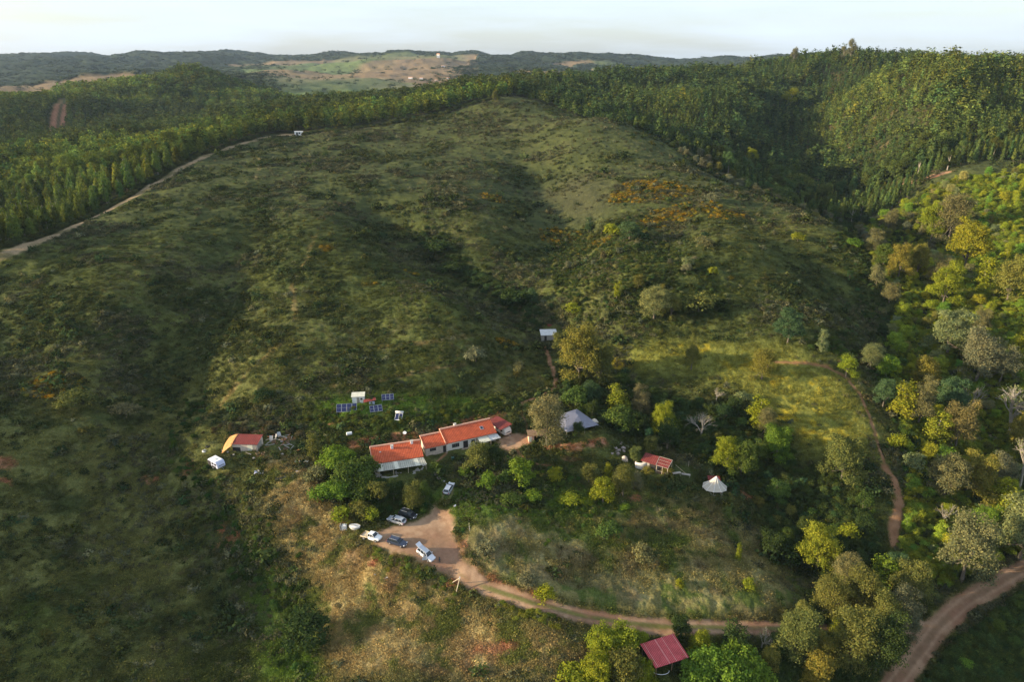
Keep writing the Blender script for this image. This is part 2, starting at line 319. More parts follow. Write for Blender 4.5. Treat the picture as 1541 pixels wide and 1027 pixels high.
def C3(r, g, b): return np.array([r, g, b], float)
def mixc(A, B, t): return A * (1 - t[:, None]) + B * t[:, None]
def albedo(x, y, z, M):
    r = np.hypot(x, y); n = len(x)
    a1 = fbm(x / 26, y / 26, 1, 4); a2 = fbm(x / 7, y / 7, 5, 4); a3 = fbm(x / 1.6, y / 1.6, 9, 3); a4 = vnoise(x / .6, y / .6, 15)
    col = mixc(np.tile(C3(.055, .070, .022), (n, 1)), C3(.103, .118, .034), sm(.38, .66, a2 * .6 + a1 * .4))
    col = mixc(col, C3(.115, .104, .052), sm(.50, .75, a1) * .55 * sm(.35, .7, a3))        # dry olive-brown patches
    col = mixc(col, C3(.040, .050, .018), sm(.50, .72, fbm(x / 3.2, y / 3.2, 21, 3)) * .7)  # low dark scrub
    lush = np.zeros(n)
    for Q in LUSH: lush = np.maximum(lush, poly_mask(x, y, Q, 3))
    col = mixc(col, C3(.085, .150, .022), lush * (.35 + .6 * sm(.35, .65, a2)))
    past = sm(-55, -75, x) * sm(230, 170, y); col = mixc(col, C3(.150, .152, .052), past * .75 * sm(.2, .6, a2)); upper = sm(250, 380, y) * (r < 700); col = mixc(col, C3(.052, .060, .026), upper * .45)  # past: shaded left slope, its colour painted paler to lift the shade
    md = poly_mask(x, y, MEADOW, 5)
    col = mixc(col, C3(.185, .190, .042), md * .92)
    s1 = poly_mask(x, y, STRAW, 4)
    stc = mixc(np.tile(C3(.30, .22, .10), (n, 1)), C3(.45, .36, .18), sm(.4, .7, a3)); stc = mixc(stc, C3(.115, .130, .035), sm(.48, .64, a2 * .55 + a3 * .45))
    stc = mixc(stc, C3(.22, .135, .078), sm(.62, .75, fbm(x / 5, y / 5, 77, 3)) * .7)
    col = mixc(col, stc, s1 * .95)
    s2 = poly_mask(x, y, STRAW2, 5)
    st2 = mixc(np.tile(C3(.225, .195, .080), (n, 1)), C3(.36, .31, .155), sm(.45, .7, a3)); st2 = mixc(st2, C3(.085, .115, .028), sm(.42, .6, a2 * .6 + a3 * .4))
    st2 = mixc(st2, C3(.17, .125, .075), sm(.55, .7, fbm(x / 6, y / 6, 70, 3)) * .6)
    col = mixc(col, st2, s2 * .85)
    for Q in BARE: col = mixc(col, C3(.075, .068, .042), poly_mask(x, y, Q, 14) * .45)
    yl = np.zeros(n)
    for c, a, b in YEL: yl = np.maximum(yl, blob_mask(x, y, c, a, b))
    col = mixc(col, C3(.42, .33, .03), yl * sm(.42, .68, a3 * .5 + a2 * .5) * .8)
    gs = np.zeros(n)
    for c, a, b in GORSE: gs = np.maximum(gs, blob_mask(x, y, c, a, b))
    col = mixc(col, C3(.130, .095, .028), gs * .5)
    red = np.zeros(n); jit = (a3 - .5) * 2.0
    for L, w in REDB: red = np.maximum(red, line_mask(x + jit, y + jit, L, w, .7))
    for c, a, b in REDSPOT: red = np.maximum(red, blob_mask(x + jit, y + jit, c, a, b))
    for L in HILLTRACK: col = mixc(col, C3(.24, .18, .08), line_mask(x + jit, y, L, .8, .6) * .8 * sm(.3, .6, a2))
    rc = mixc(np.tile(C3(.27, .115, .065), (n, 1)), C3(.38, .20, .12), sm(.35, .7, a3))
    col = mixc(col, rc, red * sm(.25, .55, a2 * .5 + a4 * .5))
    # forest floors
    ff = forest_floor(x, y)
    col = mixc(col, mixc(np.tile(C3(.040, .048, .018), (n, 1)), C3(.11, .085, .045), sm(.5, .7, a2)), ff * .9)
    # tracks
    soil = mixc(np.tile(C3(.26, .155, .092), (n, 1)), C3(.38, .25, .155), sm(.35, .7, a2 * .5 + a3 * .5)); soil = mixc(soil, C3(.27, .145, .09), sm(.55, .7, fbm(x / 9, y / 9, 61, 3)) * .7)
    dr = dist_line(x, y, DRIVE) if n else x
    strip = (1 - sm(.25, .65, dr)) * sm(.15, .4, a2) * (M['driveway'] > .3) * (1 - M['parking_yard'])
    col = mixc(col, soil, np.maximum.reduce([M['driveway'], M['parking_yard']]))
    col = mixc(col, soil * .62, (1 - np.exp(-((dr - .85) / .35) ** 2)) * (M['driveway'] > .3) * (1 - M['parking_yard']) * .6)
    col = mixc(col, C3(.11, .12, .035), strip * .85)
    col = mixc(col, soil * np.array([.80, .76, .74]), M['dirt_road'])
    rdl = dist_line(x, y, ROAD); col = mixc(col, C3(.19, .12, .07), (1 - sm(.2, .6, np.abs(rdl - .1))) * sm(.3, .5, a2) * (M['dirt_road'] > .5) * .8)
    col = mixc(col, C3(.36, .24, .15), np.exp(-((rdl - .95) / .28) ** 2) * (M['dirt_road'] > .5) * .5)
    col = mixc(col, soil * np.array([.85, .70, .62]), M['footpath'] * .9)
    tr = mixc(np.tile(C3(.34, .25, .16), (n, 1)), C3(.17, .14, .07), sm(.45, .7, a2))
    col = mixc(col, tr, M['ridge_track'] * (x < 0) * (r < 640) * .95)
    col = mixc(col, mixc(np.tile(C3(.33, .16, .10), (n, 1)), C3(.10, .08, .04), 1 - sm(1.0, 2.6, np.abs(dist_line(x, y, REDROAD)))), M['ridge_track'] * (r >= 640))
    col = mixc(col, C3(.30, .24, .15), line_mask(x, y, EDGE, 2.0, 1.2) * .5)
    for L in RUTS: col = mixc(col, C3(.26, .22, .11), line_mask(x, y, L, .25, .15) * .7)
    col = mixc(col, C3(.33, .20, .12), line_mask(x, y, BANKROAD, 3, 1.5))
    # far country: woods, fields, ploughed strips
    far = sm(900, 1300, r)
    if (far > 0).any():
        cell = vnoise(x / 260, y / 420, 91); cell2 = fbm(x / 420, y / 700, 95, 3)
        fc = mixc(np.tile(C3(.10, .125, .055), (n, 1)), C3(.19, .175, .095), sm(.42, .6, cell2))
        fc = mixc(fc, C3(.13, .17, .065), sm(.6, .68, cell)); fc = mixc(fc, C3(.24, .16, .10), sm(.62, .68, fbm(x / 500, y / 800, 101, 2)) * .8)
        wood = far_wood(x, y)
        fc = mixc(fc, C3(.028, .042, .022), wood)
        col = mixc(col, fc, far)
    global TRK
    TRK = np.maximum.reduce([M[k] for k in ('dirt_road', 'driveway', 'parking_yard', 'footpath')])
    return np.clip(col * (.90 + .20 * a4)[:, None], .004, .8)

def far_wood(x, y):
    r = np.hypot(x, y); u, v, d = project(x, y, Hz(x, y))
    w = sm(.44, .52, fbm(x / 330, y / 520, 121, 4))
    open_ = np.exp(-(((u - 540) / 240) ** 2)) * (r > 1450) * (r < 3300)
    hill = np.exp(-(((u - 70) / 90) ** 2)) * (r > 1400) * (r < 2000)
    w = np.clip(w + sm(2900, 3300, r) * .8 + (u < 330) * (r > 2000) * .8 + (u > 720) * .4 - open_ * .75 - hill * 1.2, 0, 1)
    return sm(.35, .65, w)
# wooded regions (world xy polygons taken off the photograph's ground points)
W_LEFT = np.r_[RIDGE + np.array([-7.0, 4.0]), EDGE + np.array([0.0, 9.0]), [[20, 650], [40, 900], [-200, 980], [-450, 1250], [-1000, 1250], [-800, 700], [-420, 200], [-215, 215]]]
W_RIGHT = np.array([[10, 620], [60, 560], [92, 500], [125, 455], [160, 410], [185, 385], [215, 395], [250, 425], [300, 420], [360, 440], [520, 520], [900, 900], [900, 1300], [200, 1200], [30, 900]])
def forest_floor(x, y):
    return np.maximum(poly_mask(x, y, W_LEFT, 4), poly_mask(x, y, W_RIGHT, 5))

# ------------------------------------------------------------------ terrain mesh: polar sheet, 0.2 m cells near the farm, reaching the horizon
def build_terrain():
    th = np.r_[np.linspace(-2.1, -.80, 70)[:-1], np.linspace(-.80, .80, 1080), np.linspace(.80, 2.1, 70)[1:]]
    r1 = np.exp(np.arange(math.log(45), math.log(720), .0031)); r2 = np.exp(np.arange(math.log(r1[-1] * 1.006), math.log(9500), .0085))
    r0 = np.linspace(2, 44, 12); rs = np.r_[r0, r1, r2]
    T, RR = np.meshgrid(th, rs); x = (RR * np.sin(T)).ravel(); y = (RR * np.cos(T)).ravel()
    z = Hz(x, y); M = masks(x, y)
    road = np.maximum.reduce(list(M.values()))
    near = 1 - sm(500, 1200, RR.ravel())
    ff = forest_floor(x, y)
    z = z + ((fbm(x / 1.3, y / 1.3, 200, 3) - .5) * .55 + (fbm(x / 5, y / 5, 210, 2) - .5) * 1.0) * near * (1 - road) * sm(45, 70, RR.ravel())
    # wheel ruts, cut banks above the drive
    d = dist_line(x, y, DRIVE); z = z - .10 * np.exp(-((d - .8) / .3) ** 2) * (1 - M['parking_yard'])
    inner = poly_mask(x, y, STRAW2, 1.0); z = z + .9 * sm(2.0, 3.6, d) * np.exp(-np.maximum(d - 3.6, 0) / 5) * inner
    far = sm(900, 1400, RR.ravel())
    if True:
        fw = np.zeros(len(x)); k = RR.ravel() > 900; fw[k] = far_wood(x[k], y[k])
        z = z + fw * far * (vnoise(x / 14, y / 14, 300) * 7 + vnoise(x / 45, y / 45, 301) * 5)
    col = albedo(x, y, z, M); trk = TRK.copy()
    nr, nt = RR.shape
    i = np.arange(nr * nt).reshape(nr, nt)
    F = np.stack([i[:-1, :-1], i[:-1, 1:], i[1:, 1:], i[1:, :-1]], -1).reshape(-1, 4)[:, ::-1]
    fr = RR[:-1, :-1].ravel()
    cls = np.zeros(len(F), int); names = ['hillside_ground', 'dirt_road', 'driveway', 'parking_yard', 'footpath', 'ridge_track', 'distant_hills']
    for k, nme in enumerate(names[1:6], 1):
        cls[(M[nme][F].mean(1) > .5)] = k
    cls[(fr > 1250)] = 6
    V = np.stack([x, y, z], -1)
    for k, nme in enumerate(names):
        f = F[cls == k]
        if not len(f): continue
        u, inv = np.unique(f, return_inverse=True)
        ob = np_mesh(nme, V[u], inv.reshape(-1, 4), MAT['ground'], smooth=True)
        ca = ob.data.color_attributes.new('albedo', 'FLOAT_COLOR', 'POINT')
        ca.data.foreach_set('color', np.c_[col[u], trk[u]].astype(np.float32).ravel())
        ob['kind'] = 'structure'
# ------------------------------------------------------------------ plants
def leaf_material(name, instanced):
    s = NT(name)
    if instanced:
        a = s.n('ShaderNodeAttribute', _attribute_type='INSTANCER', _attribute_name='tint'); base = a.outputs['Color']
    else:
        oi = s.n('ShaderNodeObjectInfo'); base = oi.outputs['Color']
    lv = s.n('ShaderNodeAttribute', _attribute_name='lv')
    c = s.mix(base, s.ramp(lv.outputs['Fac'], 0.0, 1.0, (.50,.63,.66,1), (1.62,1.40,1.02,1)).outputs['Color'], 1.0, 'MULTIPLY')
    d = s.n('ShaderNodeBsdfDiffuse'); t = s.n('ShaderNodeBsdfTranslucent'); m = s.n('ShaderNodeMixShader'); m.inputs[0].default_value = .2
    s.l(c, d.inputs['Color']); s.l(c, t.inputs['Color']); s.l(d.outputs[0], m.inputs[1]); s.l(t.outputs[0], m.inputs[2])
    s.l(m.outputs[0], s.out.inputs['Surface']); return s.m
MAT['leaf'] = leaf_material('leaf', False); MAT['leaf_mass'] = leaf_material('leaf_mass', True)
simple('bark', (.12, .10, .075), rough=.9, var=.4, scale=5); simple('pale_bark', (.30, .265, .215), rough=.9, var=.3, scale=4)

def unit(n):
    v = rng.normal(size=(n, 3)); return v / np.linalg.norm(v, axis=1)[:, None]
def crown(lobes, n_clump, per, csize, leaf, up=.35, flat=.75, form=0, hang=0):
    """leaf-sized quads gathered in clumps over the surface of a set of lobes"""
    lobes = np.asarray(lobes, float); area = lobes[:, 3] * lobes[:, 4]; pr = area / area.sum()
    k = rng.choice(len(lobes), n_clump, p=pr); d = unit(n_clump)
    d[:, 2] = np.where(d[:, 2] < -.35, -d[:, 2] * .6, d[:, 2]); rad = rng.uniform(.55, 1.05, n_clump) ** .5
    c = lobes[k, :3] + d * lobes[k][:, [3, 3, 4]] * rad[:, None]
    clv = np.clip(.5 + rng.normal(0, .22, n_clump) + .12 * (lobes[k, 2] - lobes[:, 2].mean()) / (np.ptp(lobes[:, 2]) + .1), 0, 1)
    N = n_clump * per; ci = np.repeat(np.arange(n_clump), per)
    o = rng.normal(0, 1, (N, 3)) * csize * np.array([1, 1, flat]); cen = c[ci] + o
    if hang: cen[:, 2] -= np.abs(rng.normal(0, hang, N))
    nrm = d[ci] * .8 + unit(N) * (.75 if not form else .5) + np.array([0, 0, up])
    if form:
        ra = cen[:, :2] / (np.linalg.norm(cen[:, :2], axis=1)[:, None] + .2); nrm[:, :2] += ra * form
    nrm /= np.linalg.norm(nrm, axis=1)[:, None]
    t = np.cross(nrm, unit(N)); t /= np.linalg.norm(t, axis=1)[:, None] + 1e-9; b = np.cross(nrm, t)
    sz = leaf * rng.uniform(.55, 1.25, N)[:, None]; a = t * sz; bb = b * sz * .72
    V = np.stack([cen - a, cen - bb * .9, cen + a, cen + bb], 1).reshape(-1, 3)
    F = np.arange(N * 4).reshape(-1, 4)
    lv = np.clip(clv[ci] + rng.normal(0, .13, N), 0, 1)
    return V, F, lv
def tube(path, rad, n=6):
    path = np.asarray(path, float); V = []; F = []
    for i, p in enumerate(path):
        d = path[min(i + 1, len(path) - 1)] - path[max(i - 1, 0)]; d /= np.linalg.norm(d) + 1e-9
        u = np.cross(d, [0.3, 1, 0.2] if abs(d[1]) < .9 else [1, 0, 0]); u /= np.linalg.norm(u); w_ = np.cross(d, u)
        for k in range(n):
            a = 2 * math.pi * k / n; V.append(p + (u * math.cos(a) + w_ * math.sin(a)) * rad[i])
    for i in range(len(path) - 1):
        for k in range(n):
            F.append([i * n + k, i * n + (k + 1) % n, (i + 1) * n + (k + 1) % n, (i + 1) * n + k])
    return np.array(V), np.array(F)
def join(parts):
    V = []; F = []; o = 0
    for v, f in parts: V.append(v); F.append(f + o); o += len(v)
    return np.concatenate(V), np.concatenate(F)
def trunk(h, r, limbs, lean=.04, n=6):
    top = np.array([rng.normal(0, lean * h), rng.normal(0, lean * h), h]); mid = top * .5 + np.array([rng.normal(0, lean * h), rng.normal(0, lean * h), 0]) * .6
    parts = [tube([[0, 0, -.4], mid * .4, mid, top], [r * 1.25, r, r * .75, r * .3], n)]
    for (x, y, z) in limbs:
        s0 = mid * (1 if rng.random() < .5 else .75); e = np.array([x, y, z]); m = (s0 + e) / 2 + np.array([0, 0, -.06 * h])
        parts.append(tube([s0, m, e], [r * .5, r * .34, r * .12], 5))
    return join(parts)
def lobes_round(H, W, n, base=.25, size=.34, jitter=.25):
    L = [[0, 0, H * (base + 1) / 2, W * .62, H * (1 - base) * .46]]
    for i in range(n):
        a = 2 * math.pi * (i * .618) + rng.normal(0, .3); q = rng.uniform(0, 1); rr = W * (.72 - .35 * q) * rng.uniform(.7, 1.15)
        s = W * size * rng.uniform(.7, 1.3)
        L.append([rr * math.cos(a), rr * math.sin(a), H * (base + .1) + (H * (1 - base) - s * 1.1) * (q ** .8) + rng.normal(0, jitter), s, s * .85])
    return L
LEAVES = {}
def make_kind(kind, n_var):
    out = []
    for v in range(n_var):
        if kind == 'euc':          # young plantation eucalyptus, 14 m, leafy almost to the ground
            H = 14; L = []
            for i in range(15):
                q = (i + .5) / 15; s = 1.85 * (1 - abs(q - .3) ** 1.2 * 1.15) * rng.uniform(.75, 1.1) * (1 if q < .8 else .6)
                a = i * 2.4; rr = 1.0 * (1 - q) * rng.uniform(.4, 1.3); L.append([rr * math.cos(a), rr * math.sin(a), 1.9 + q * (H - 3.0), s, s * 1.25])
            c = crown(L, 170, 11, .36, .30, form=1.0); t = trunk(H * .85, .17, [], .02); bm = 'pale_bark'
        elif kind == 'euc_dense':   # regular plantation rows on the far hillside: slender pointed crowns
            H = 12; L = [[rng.normal(0, .15), rng.normal(0, .15), 2.0 + q * (H - 2.6), 1.75 * (1 - q) ** .75 + .25, 1.5] for q in np.linspace(0, 1, 9)]
            c = crown(L, 140, 10, .30, .30, form=1.0); t = trunk(H * .85, .15, [], .015); bm = 'bark'
        elif kind == 'tall':        # old tall eucalyptus with separate leafy masses
            H = 15; L = []
            for i in range(16):
                q = rng.uniform(0, 1); s = rng.uniform(1.1, 2.1); a = i * 2.4; rr = rng.uniform(1.2, 4.2) * (1.15 - q * .7); L.append([rr * math.cos(a), rr * math.sin(a), 3.4 + q * (H - 5), s, s * 1.15])
            c = crown(L, 620, 12, .36, .20, hang=.25); t = trunk(H * .8, .34, [l[:3] for l in L[::2]], .03); bm = 'pale_bark'
        elif kind == 'broad':       # spreading cork oak / carob
            H = 7.5; L = lobes_round(H, rng.uniform(3.1, 4.1), 19, .04, .32, .5); c = crown(L, 620, 12, .30, .165); t = trunk(H * .6, .26, [l[:3] for l in L[2::3]]); bm = 'bark'
        elif kind == 'broad_big':
            H = 12; L = lobes_round(H, rng.uniform(5.0, 6.2), 30, .10, .24, .9); c = crown(L, 1300, 13, .36, .175, hang=.1); t = trunk(H * .6, .30, [l[:3] for l in L[2::3]]); bm = 'bark'
        elif kind == 'willow_big':
            H = 12; L = lobes_round(H, rng.uniform(4.2, 5.4), 36, .06, .22, 1.0); c = crown(L, 1300, 11, .42, .15, hang=.4); t = trunk(H * .7, .28, [l[:3] for l in L[1::3]], .05); bm = 'bark'
        elif kind == 'willow':      # light, open, feathery grey-green
            H = 7.0; L = lobes_round(H, 3.4, 22, .04, .26, .4); c = crown(L, 520, 10, .36, .15, hang=.25); t = trunk(H * .7, .16, [l[:3] for l in L[1::2]], .06); bm = 'bark'
        elif kind == 'poplar':      # upright bright young tree
            H = 8.5; L = []
            for i in range(11):
                q = (i + .5) / 11; s = 1.35 * (1 - .55 * q) * rng.uniform(.7, 1.3); a = i * 2.4; L.append([rng.uniform(.2, 1.3) * math.cos(a), rng.uniform(.2, 1.3) * math.sin(a), 1.0 + q * (H - 2.0), s, s])
            c = crown(L, 330, 11, .30, .17); t = trunk(H * .8, .13, [l[:3] for l in L[::3]], .03); bm = 'pale_bark'
        elif kind == 'citrus':      # dense round garden tree
            H = 4.2; L = lobes_round(H, 2.1, 9, .12, .42, .1); c = crown(L, 300, 11, .20, .13); t = trunk(H * .5, .10, []); bm = 'bark'
        elif kind == 'fig':         # broad-leaved sprawling garden trees
            H = 5.5; L = lobes_round(H, 3.8, 15, .08, .34, .2); c = crown(L, 480, 11, .30, .20, up=.5); t = trunk(H * .5, .16, [l[:3] for l in L[1::3]]); bm = 'bark'
        elif kind == 'shrub':
            H = 2.6; L = lobes_round(H, 1.7, 8, .02, .42, .1); c = crown(L, 150, 10, .19, .125); t = trunk(H * .5, .05, []); bm = 'bark'
        elif kind == 'bare':        # leafless or sparsely leafed tree
            H = 8; L = []; parts = []
            def grow(p, d, ln, r, dep):
                e = p + d * ln; parts.append(tube([p, (p + e) / 2 + rng.normal(0, .05 * ln, 3), e], [r, r * .8, r * .55], 5))
                if dep:
                    for _ in range(4 if dep > 1 else 3):
                        nd = d * .85 + rng.normal(0, .36, 3) + np.array([0, 0, .18]); nd /= np.linalg.norm(nd); grow(e - d * ln * rng.uniform(0, .45), nd, ln * rng.uniform(.6, .85), r * .52, dep - 1)
                else: L.append([*e, .25, .25])
            grow(np.array([0, 0, -.3]), np.array([0, 0, 1.0]), 2.4, .24, 4)
            t = join(parts); c = crown(L, 60, 4, .2, .13); bm = 'pale_bark'
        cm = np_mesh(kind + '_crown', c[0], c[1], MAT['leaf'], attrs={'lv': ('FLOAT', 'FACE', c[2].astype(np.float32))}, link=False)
        tm = np_mesh(kind + '_trunk', t[0], t[1], MAT[bm], smooth=True, link=False)
        out.append((cm.data, tm.data)); bpy.data.objects.remove(cm); bpy.data.objects.remove(tm)
    return out
for _k, _nv in (('euc', 5), ('euc_dense', 4), ('tall', 3), ('broad', 5), ('broad_big', 4), ('willow_big', 4), ('willow', 5), ('poplar', 4), ('citrus', 3), ('fig', 4), ('shrub', 5), ('bare', 4)): LEAVES[_k] = make_kind(_k, _nv)

def plant(kind, name, x, y, s=1.0, tint=(.08, .11, .03), label='', cat='tree', group=None, sz=None, z=None, rz=None):
    cm, tm = LEAVES[kind][rng.integers(len(LEAVES[kind]))]
    e = bpy.data.objects.new(name, None); COL.objects.link(e); e.empty_display_size = .5
    e.location = (x, y, (H(x, y) if z is None else z) - .15); e.rotation_euler = (0, 0, rng.uniform(0, 6.28) if rz is None else rz); e.scale = (s, s, s if sz is None else sz)
    c = bpy.data.objects.new('crown', cm); c.parent = e; COL.objects.link(c); c.color = (*tint, 1)
    t = bpy.data.objects.new('trunk', tm); t.parent = e; COL.objects.link(t)
    e['label'] = label; e['category'] = cat
    if group: e['group'] = group
    return e
def vary(t, a=.16, hue=.10):
    g = rng.normal(1, a); g = min(max(g, .6), 1.5); h = rng.normal(0, hue)
    return (max(t[0] * g * (1 + h), .01), max(t[1] * g, .012), max(t[2] * g * (1 - h), .006))
PLACED = []   # (x, y, radius) of everything placed, to keep scattered plants off it
def free(x, y, r):
    for (a, b, c) in PLACED:
        if (a - x) ** 2 + (b - y) ** 2 < (c + r) ** 2: return False
    return True

# mass scatter: one object, instances of small source meshes on points
def scatter(name, P3, rot, scl, tint, sources, label, cat):
    col = bpy.data.collections.new(name + '_sources')
    for i, (cm, mt) in enumerate(sources):
        me = cm.copy(); me.materials.clear(); me.materials.append(MAT['leaf_mass'])
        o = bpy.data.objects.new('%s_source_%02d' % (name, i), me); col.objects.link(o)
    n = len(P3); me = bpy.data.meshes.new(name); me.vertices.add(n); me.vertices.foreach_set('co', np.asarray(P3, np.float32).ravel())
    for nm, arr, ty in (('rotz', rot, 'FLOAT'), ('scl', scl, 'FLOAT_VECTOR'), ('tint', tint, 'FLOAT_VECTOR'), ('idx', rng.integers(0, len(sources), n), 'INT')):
        a = me.attributes.new(nm, ty, 'POINT'); a.data.foreach_set('vector' if ty == 'FLOAT_VECTOR' else 'value', np.asarray(arr, np.int32 if ty == 'INT' else np.float32).ravel())
    ob = bpy.data.objects.new(name, me); COL.objects.link(ob)
    g = bpy.data.node_groups.new(name, 'GeometryNodeTree'); g.interface.new_socket('Geometry', in_out='INPUT', socket_type='NodeSocketGeometry'); g.interface.new_socket('Geometry', in_out='OUTPUT', socket_type='NodeSocketGeometry')
    N = g.nodes.new; gi = N('NodeGroupInput'); go = N('NodeGroupOutput'); ip = N('GeometryNodeInstanceOnPoints'); ci = N('GeometryNodeCollectionInfo')
    ci.inputs['Collection'].default_value = col; ci.inputs['Separate Children'].default_value = True; ci.inputs['Reset Children'].default_value = True
    ip.inputs['Pick Instance'].default_value = True
    def attr(nm, ty):
        a = N('GeometryNodeInputNamedAttribute'); a.data_type = ty; a.inputs['Name'].default_value = nm; return a.outputs['Attribute']
    m2p = N('GeometryNodeMeshToPoints'); cx = N('ShaderNodeCombineXYZ'); l = g.links.new
    l(gi.outputs[0], m2p.inputs['Mesh']); l(m2p.outputs[0], ip.inputs['Points']); l(ci.outputs[0], ip.inputs['Instance'])
    l(attr('rotz', 'FLOAT'), cx.inputs['Z']); e2r = N('FunctionNodeEulerToRotation'); l(cx.outputs[0], e2r.inputs[0]); l(e2r.outputs[0], ip.inputs['Rotation'])
    l(attr('scl', 'FLOAT_VECTOR'), ip.inputs['Scale']); l(attr('idx', 'INT'), ip.inputs['Instance Index']); l(ip.outputs[0], go.inputs[0])
    md = ob.modifiers.new('scatter', 'NODES'); md.node_group = g
    ob['kind'] = 'stuff'; ob['label'] = label; ob['category'] = cat
    return ob
def small_source(nclump, per, cs, leaf, lobes, up=.5, flat=.8):
    c = crown(lobes, nclump, per, cs, leaf, up=up, flat=flat)
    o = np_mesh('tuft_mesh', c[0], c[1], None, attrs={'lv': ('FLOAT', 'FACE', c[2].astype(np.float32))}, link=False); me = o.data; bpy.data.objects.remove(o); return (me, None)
def seen(x, y, z, m=60):
    u, v, d = project(x, y, z); return (u > -m) & (u < 1541 + m) & (v < 1027 + m * 2)
# ------------------------------------------------------------------ what covers the slopes: scrub, grass, far woods
scrub_src = [small_source(16, 5, .20, .17, [[0, 0, .35, .6, .5], [.4, .2, .3, .4, .35], [-.35, .25, .28, .4, .3]]) for _ in range(6)]
grass_src = [small_source(16, 5, .24, .095, [[0, 0, .1, .5, .16], [.4, -.3, .08, .4, .12]], up=.9, flat=.4) for _ in range(5)]
def rnd_polar(n, a0, a1, r0, r1, pw=1.0):
    """uniform in angle and in log distance: about the same number per picture area"""
    a = rng.uniform(a0, a1, n); r = np.exp(rng.uniform(math.log(r0) * pw, math.log(r1) * pw, n) / pw); return r * np.sin(a), r * np.cos(a)
def road_any(x, y, grow=0):
    m = masks(x, y); return np.maximum.reduce(list(m.values()))
def tintv(base, n, a=.2, h=.08):
    g = np.clip(rng.normal(1, a, n), .5, 1.7)[:, None]; hh = rng.normal(0, h, n); b = np.asarray(base)[None] * g
    b = np.repeat(b, 1, 0); return np.stack([b[:, 0] * (1 + hh), b[:, 1], b[:, 2] * (1 - hh)], -1)
BLD = [(tuple(hit(u, v)[:2]), r) for (u, v, r) in [(600, 700, 9.5), (655, 683, 6), (705, 668, 8), (755, 657, 6), (366, 672, 6), (538, 607, 4), (520, 616, 3.5), (566, 616, 3), (583, 600, 3), (600, 630, 2), (987, 706, 6), (1030, 712, 5), (868, 648, 7), (1075, 735, 5), (997, 990, 6), (826, 503, 5), (450, 202, 4), (327, 702, 4), (674, 740, 4), (425, 668, 6)]]
def off_buildings(x, y, g=0):
    k = np.ones(len(x), bool)
    for (c, r) in BLD: k &= np.hypot(x - c[0], y - c[1]) > r + g
    return k
def scrub_density(x, y):
    """0..1: where low bushes stand close together on the slopes"""
    d = sm(.44, .60, fbm(x / 16, y / 16, 31, 4)) * .9 + .12
    rr = np.hypot(x, y); d *= sm(105, 165, rr) * .85 + .15
    d *= 1 - .97 * poly_mask(x, y, MEADOW, 5); d *= 1 - .55 * sm(-40, -75, x) * sm(215, 150, y)
    for Q in (STRAW, STRAW2): d *= 1 - .85 * poly_mask(x, y, Q, 4)
    for c, a, b in REDSPOT: d *= 1 - blob_mask(x, y, c, a * 1.1, b * 1.1)
    for Q in BARE: d *= 1 - .6 * poly_mask(x, y, Q, 5)
    g = np.zeros(len(x))
    for c, a, b in GORSE: g = np.maximum(g, blob_mask(x, y, c, a, b))
    return np.maximum(d, g * .8), g
n = 210000
x, y = rnd_polar(n, -.80, .80, 88, 620); z = Hz(x, y); d, g = scrub_density(x, y)
k = (rng.random(n) < d) & seen(x, y, z) & (road_any(x, y) < .15) & off_buildings(x, y, -1) & (forest_floor(x, y) < .5)
x, y, z, g = x[k], y[k], z[k], g[k]; r = np.hypot(x, y); n = len(x)
t = tintv((.056, .070, .027), n, .30, .12); grey = fbm(x / 30, y / 30, 51, 3) > .52; t[grey] = tintv((.078, .082, .048), grey.sum(), .25, .06)
fl = rng.random(n) < .05; t[fl] = tintv((.13, .14, .09), fl.sum(), .2, .05)
q = (rng.random(n) < g * sm(.42, .62, fbm(x / 5, y / 5, 88, 3)) * .75); t[q] = tintv((.20, .140, .020), q.sum(), .25, .1)
dk = rng.random(n) < .035; t[dk] = tintv((.036, .054, .020), dk.sum(), .25, .1)
ss = np.where(dk, 2.1, 1.0) * rng.uniform(.4, 1.05, n) * (.75 + r / 650) * np.where(rng.random(n) < .12, 1.7, 1); S = np.stack([ss, ss, ss * rng.uniform(.6, 1.1, n)], -1)
scatter('low_scrub', np.stack([x, y, z - .08], -1), rng.uniform(0, 6.28, n), S, t, scrub_src, 'low grey-green scrub and flowering gorse covering the open hillside', 'scrub')
n = 170000
x, y = rnd_polar(n, -.80, .80, 85, 330, ); z = Hz(x, y); M0 = road_any(x, y); k = seen(x, y, z) & (M0 < .25) & off_buildings(x, y, -2); x, y, z = x[k], y[k], z[k]; n = len(x)
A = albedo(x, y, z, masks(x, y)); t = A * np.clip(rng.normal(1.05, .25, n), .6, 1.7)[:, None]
ss = rng.uniform(.45, 1.3, n); S = np.stack([ss, ss, ss * rng.uniform(.7, 1.7, n)], -1)
scatter('grass', np.stack([x, y, z - .04], -1), rng.uniform(0, 6.28, n), S, t, grass_src, 'grass and dry weeds in tufts over the near slopes and fields', 'grass')

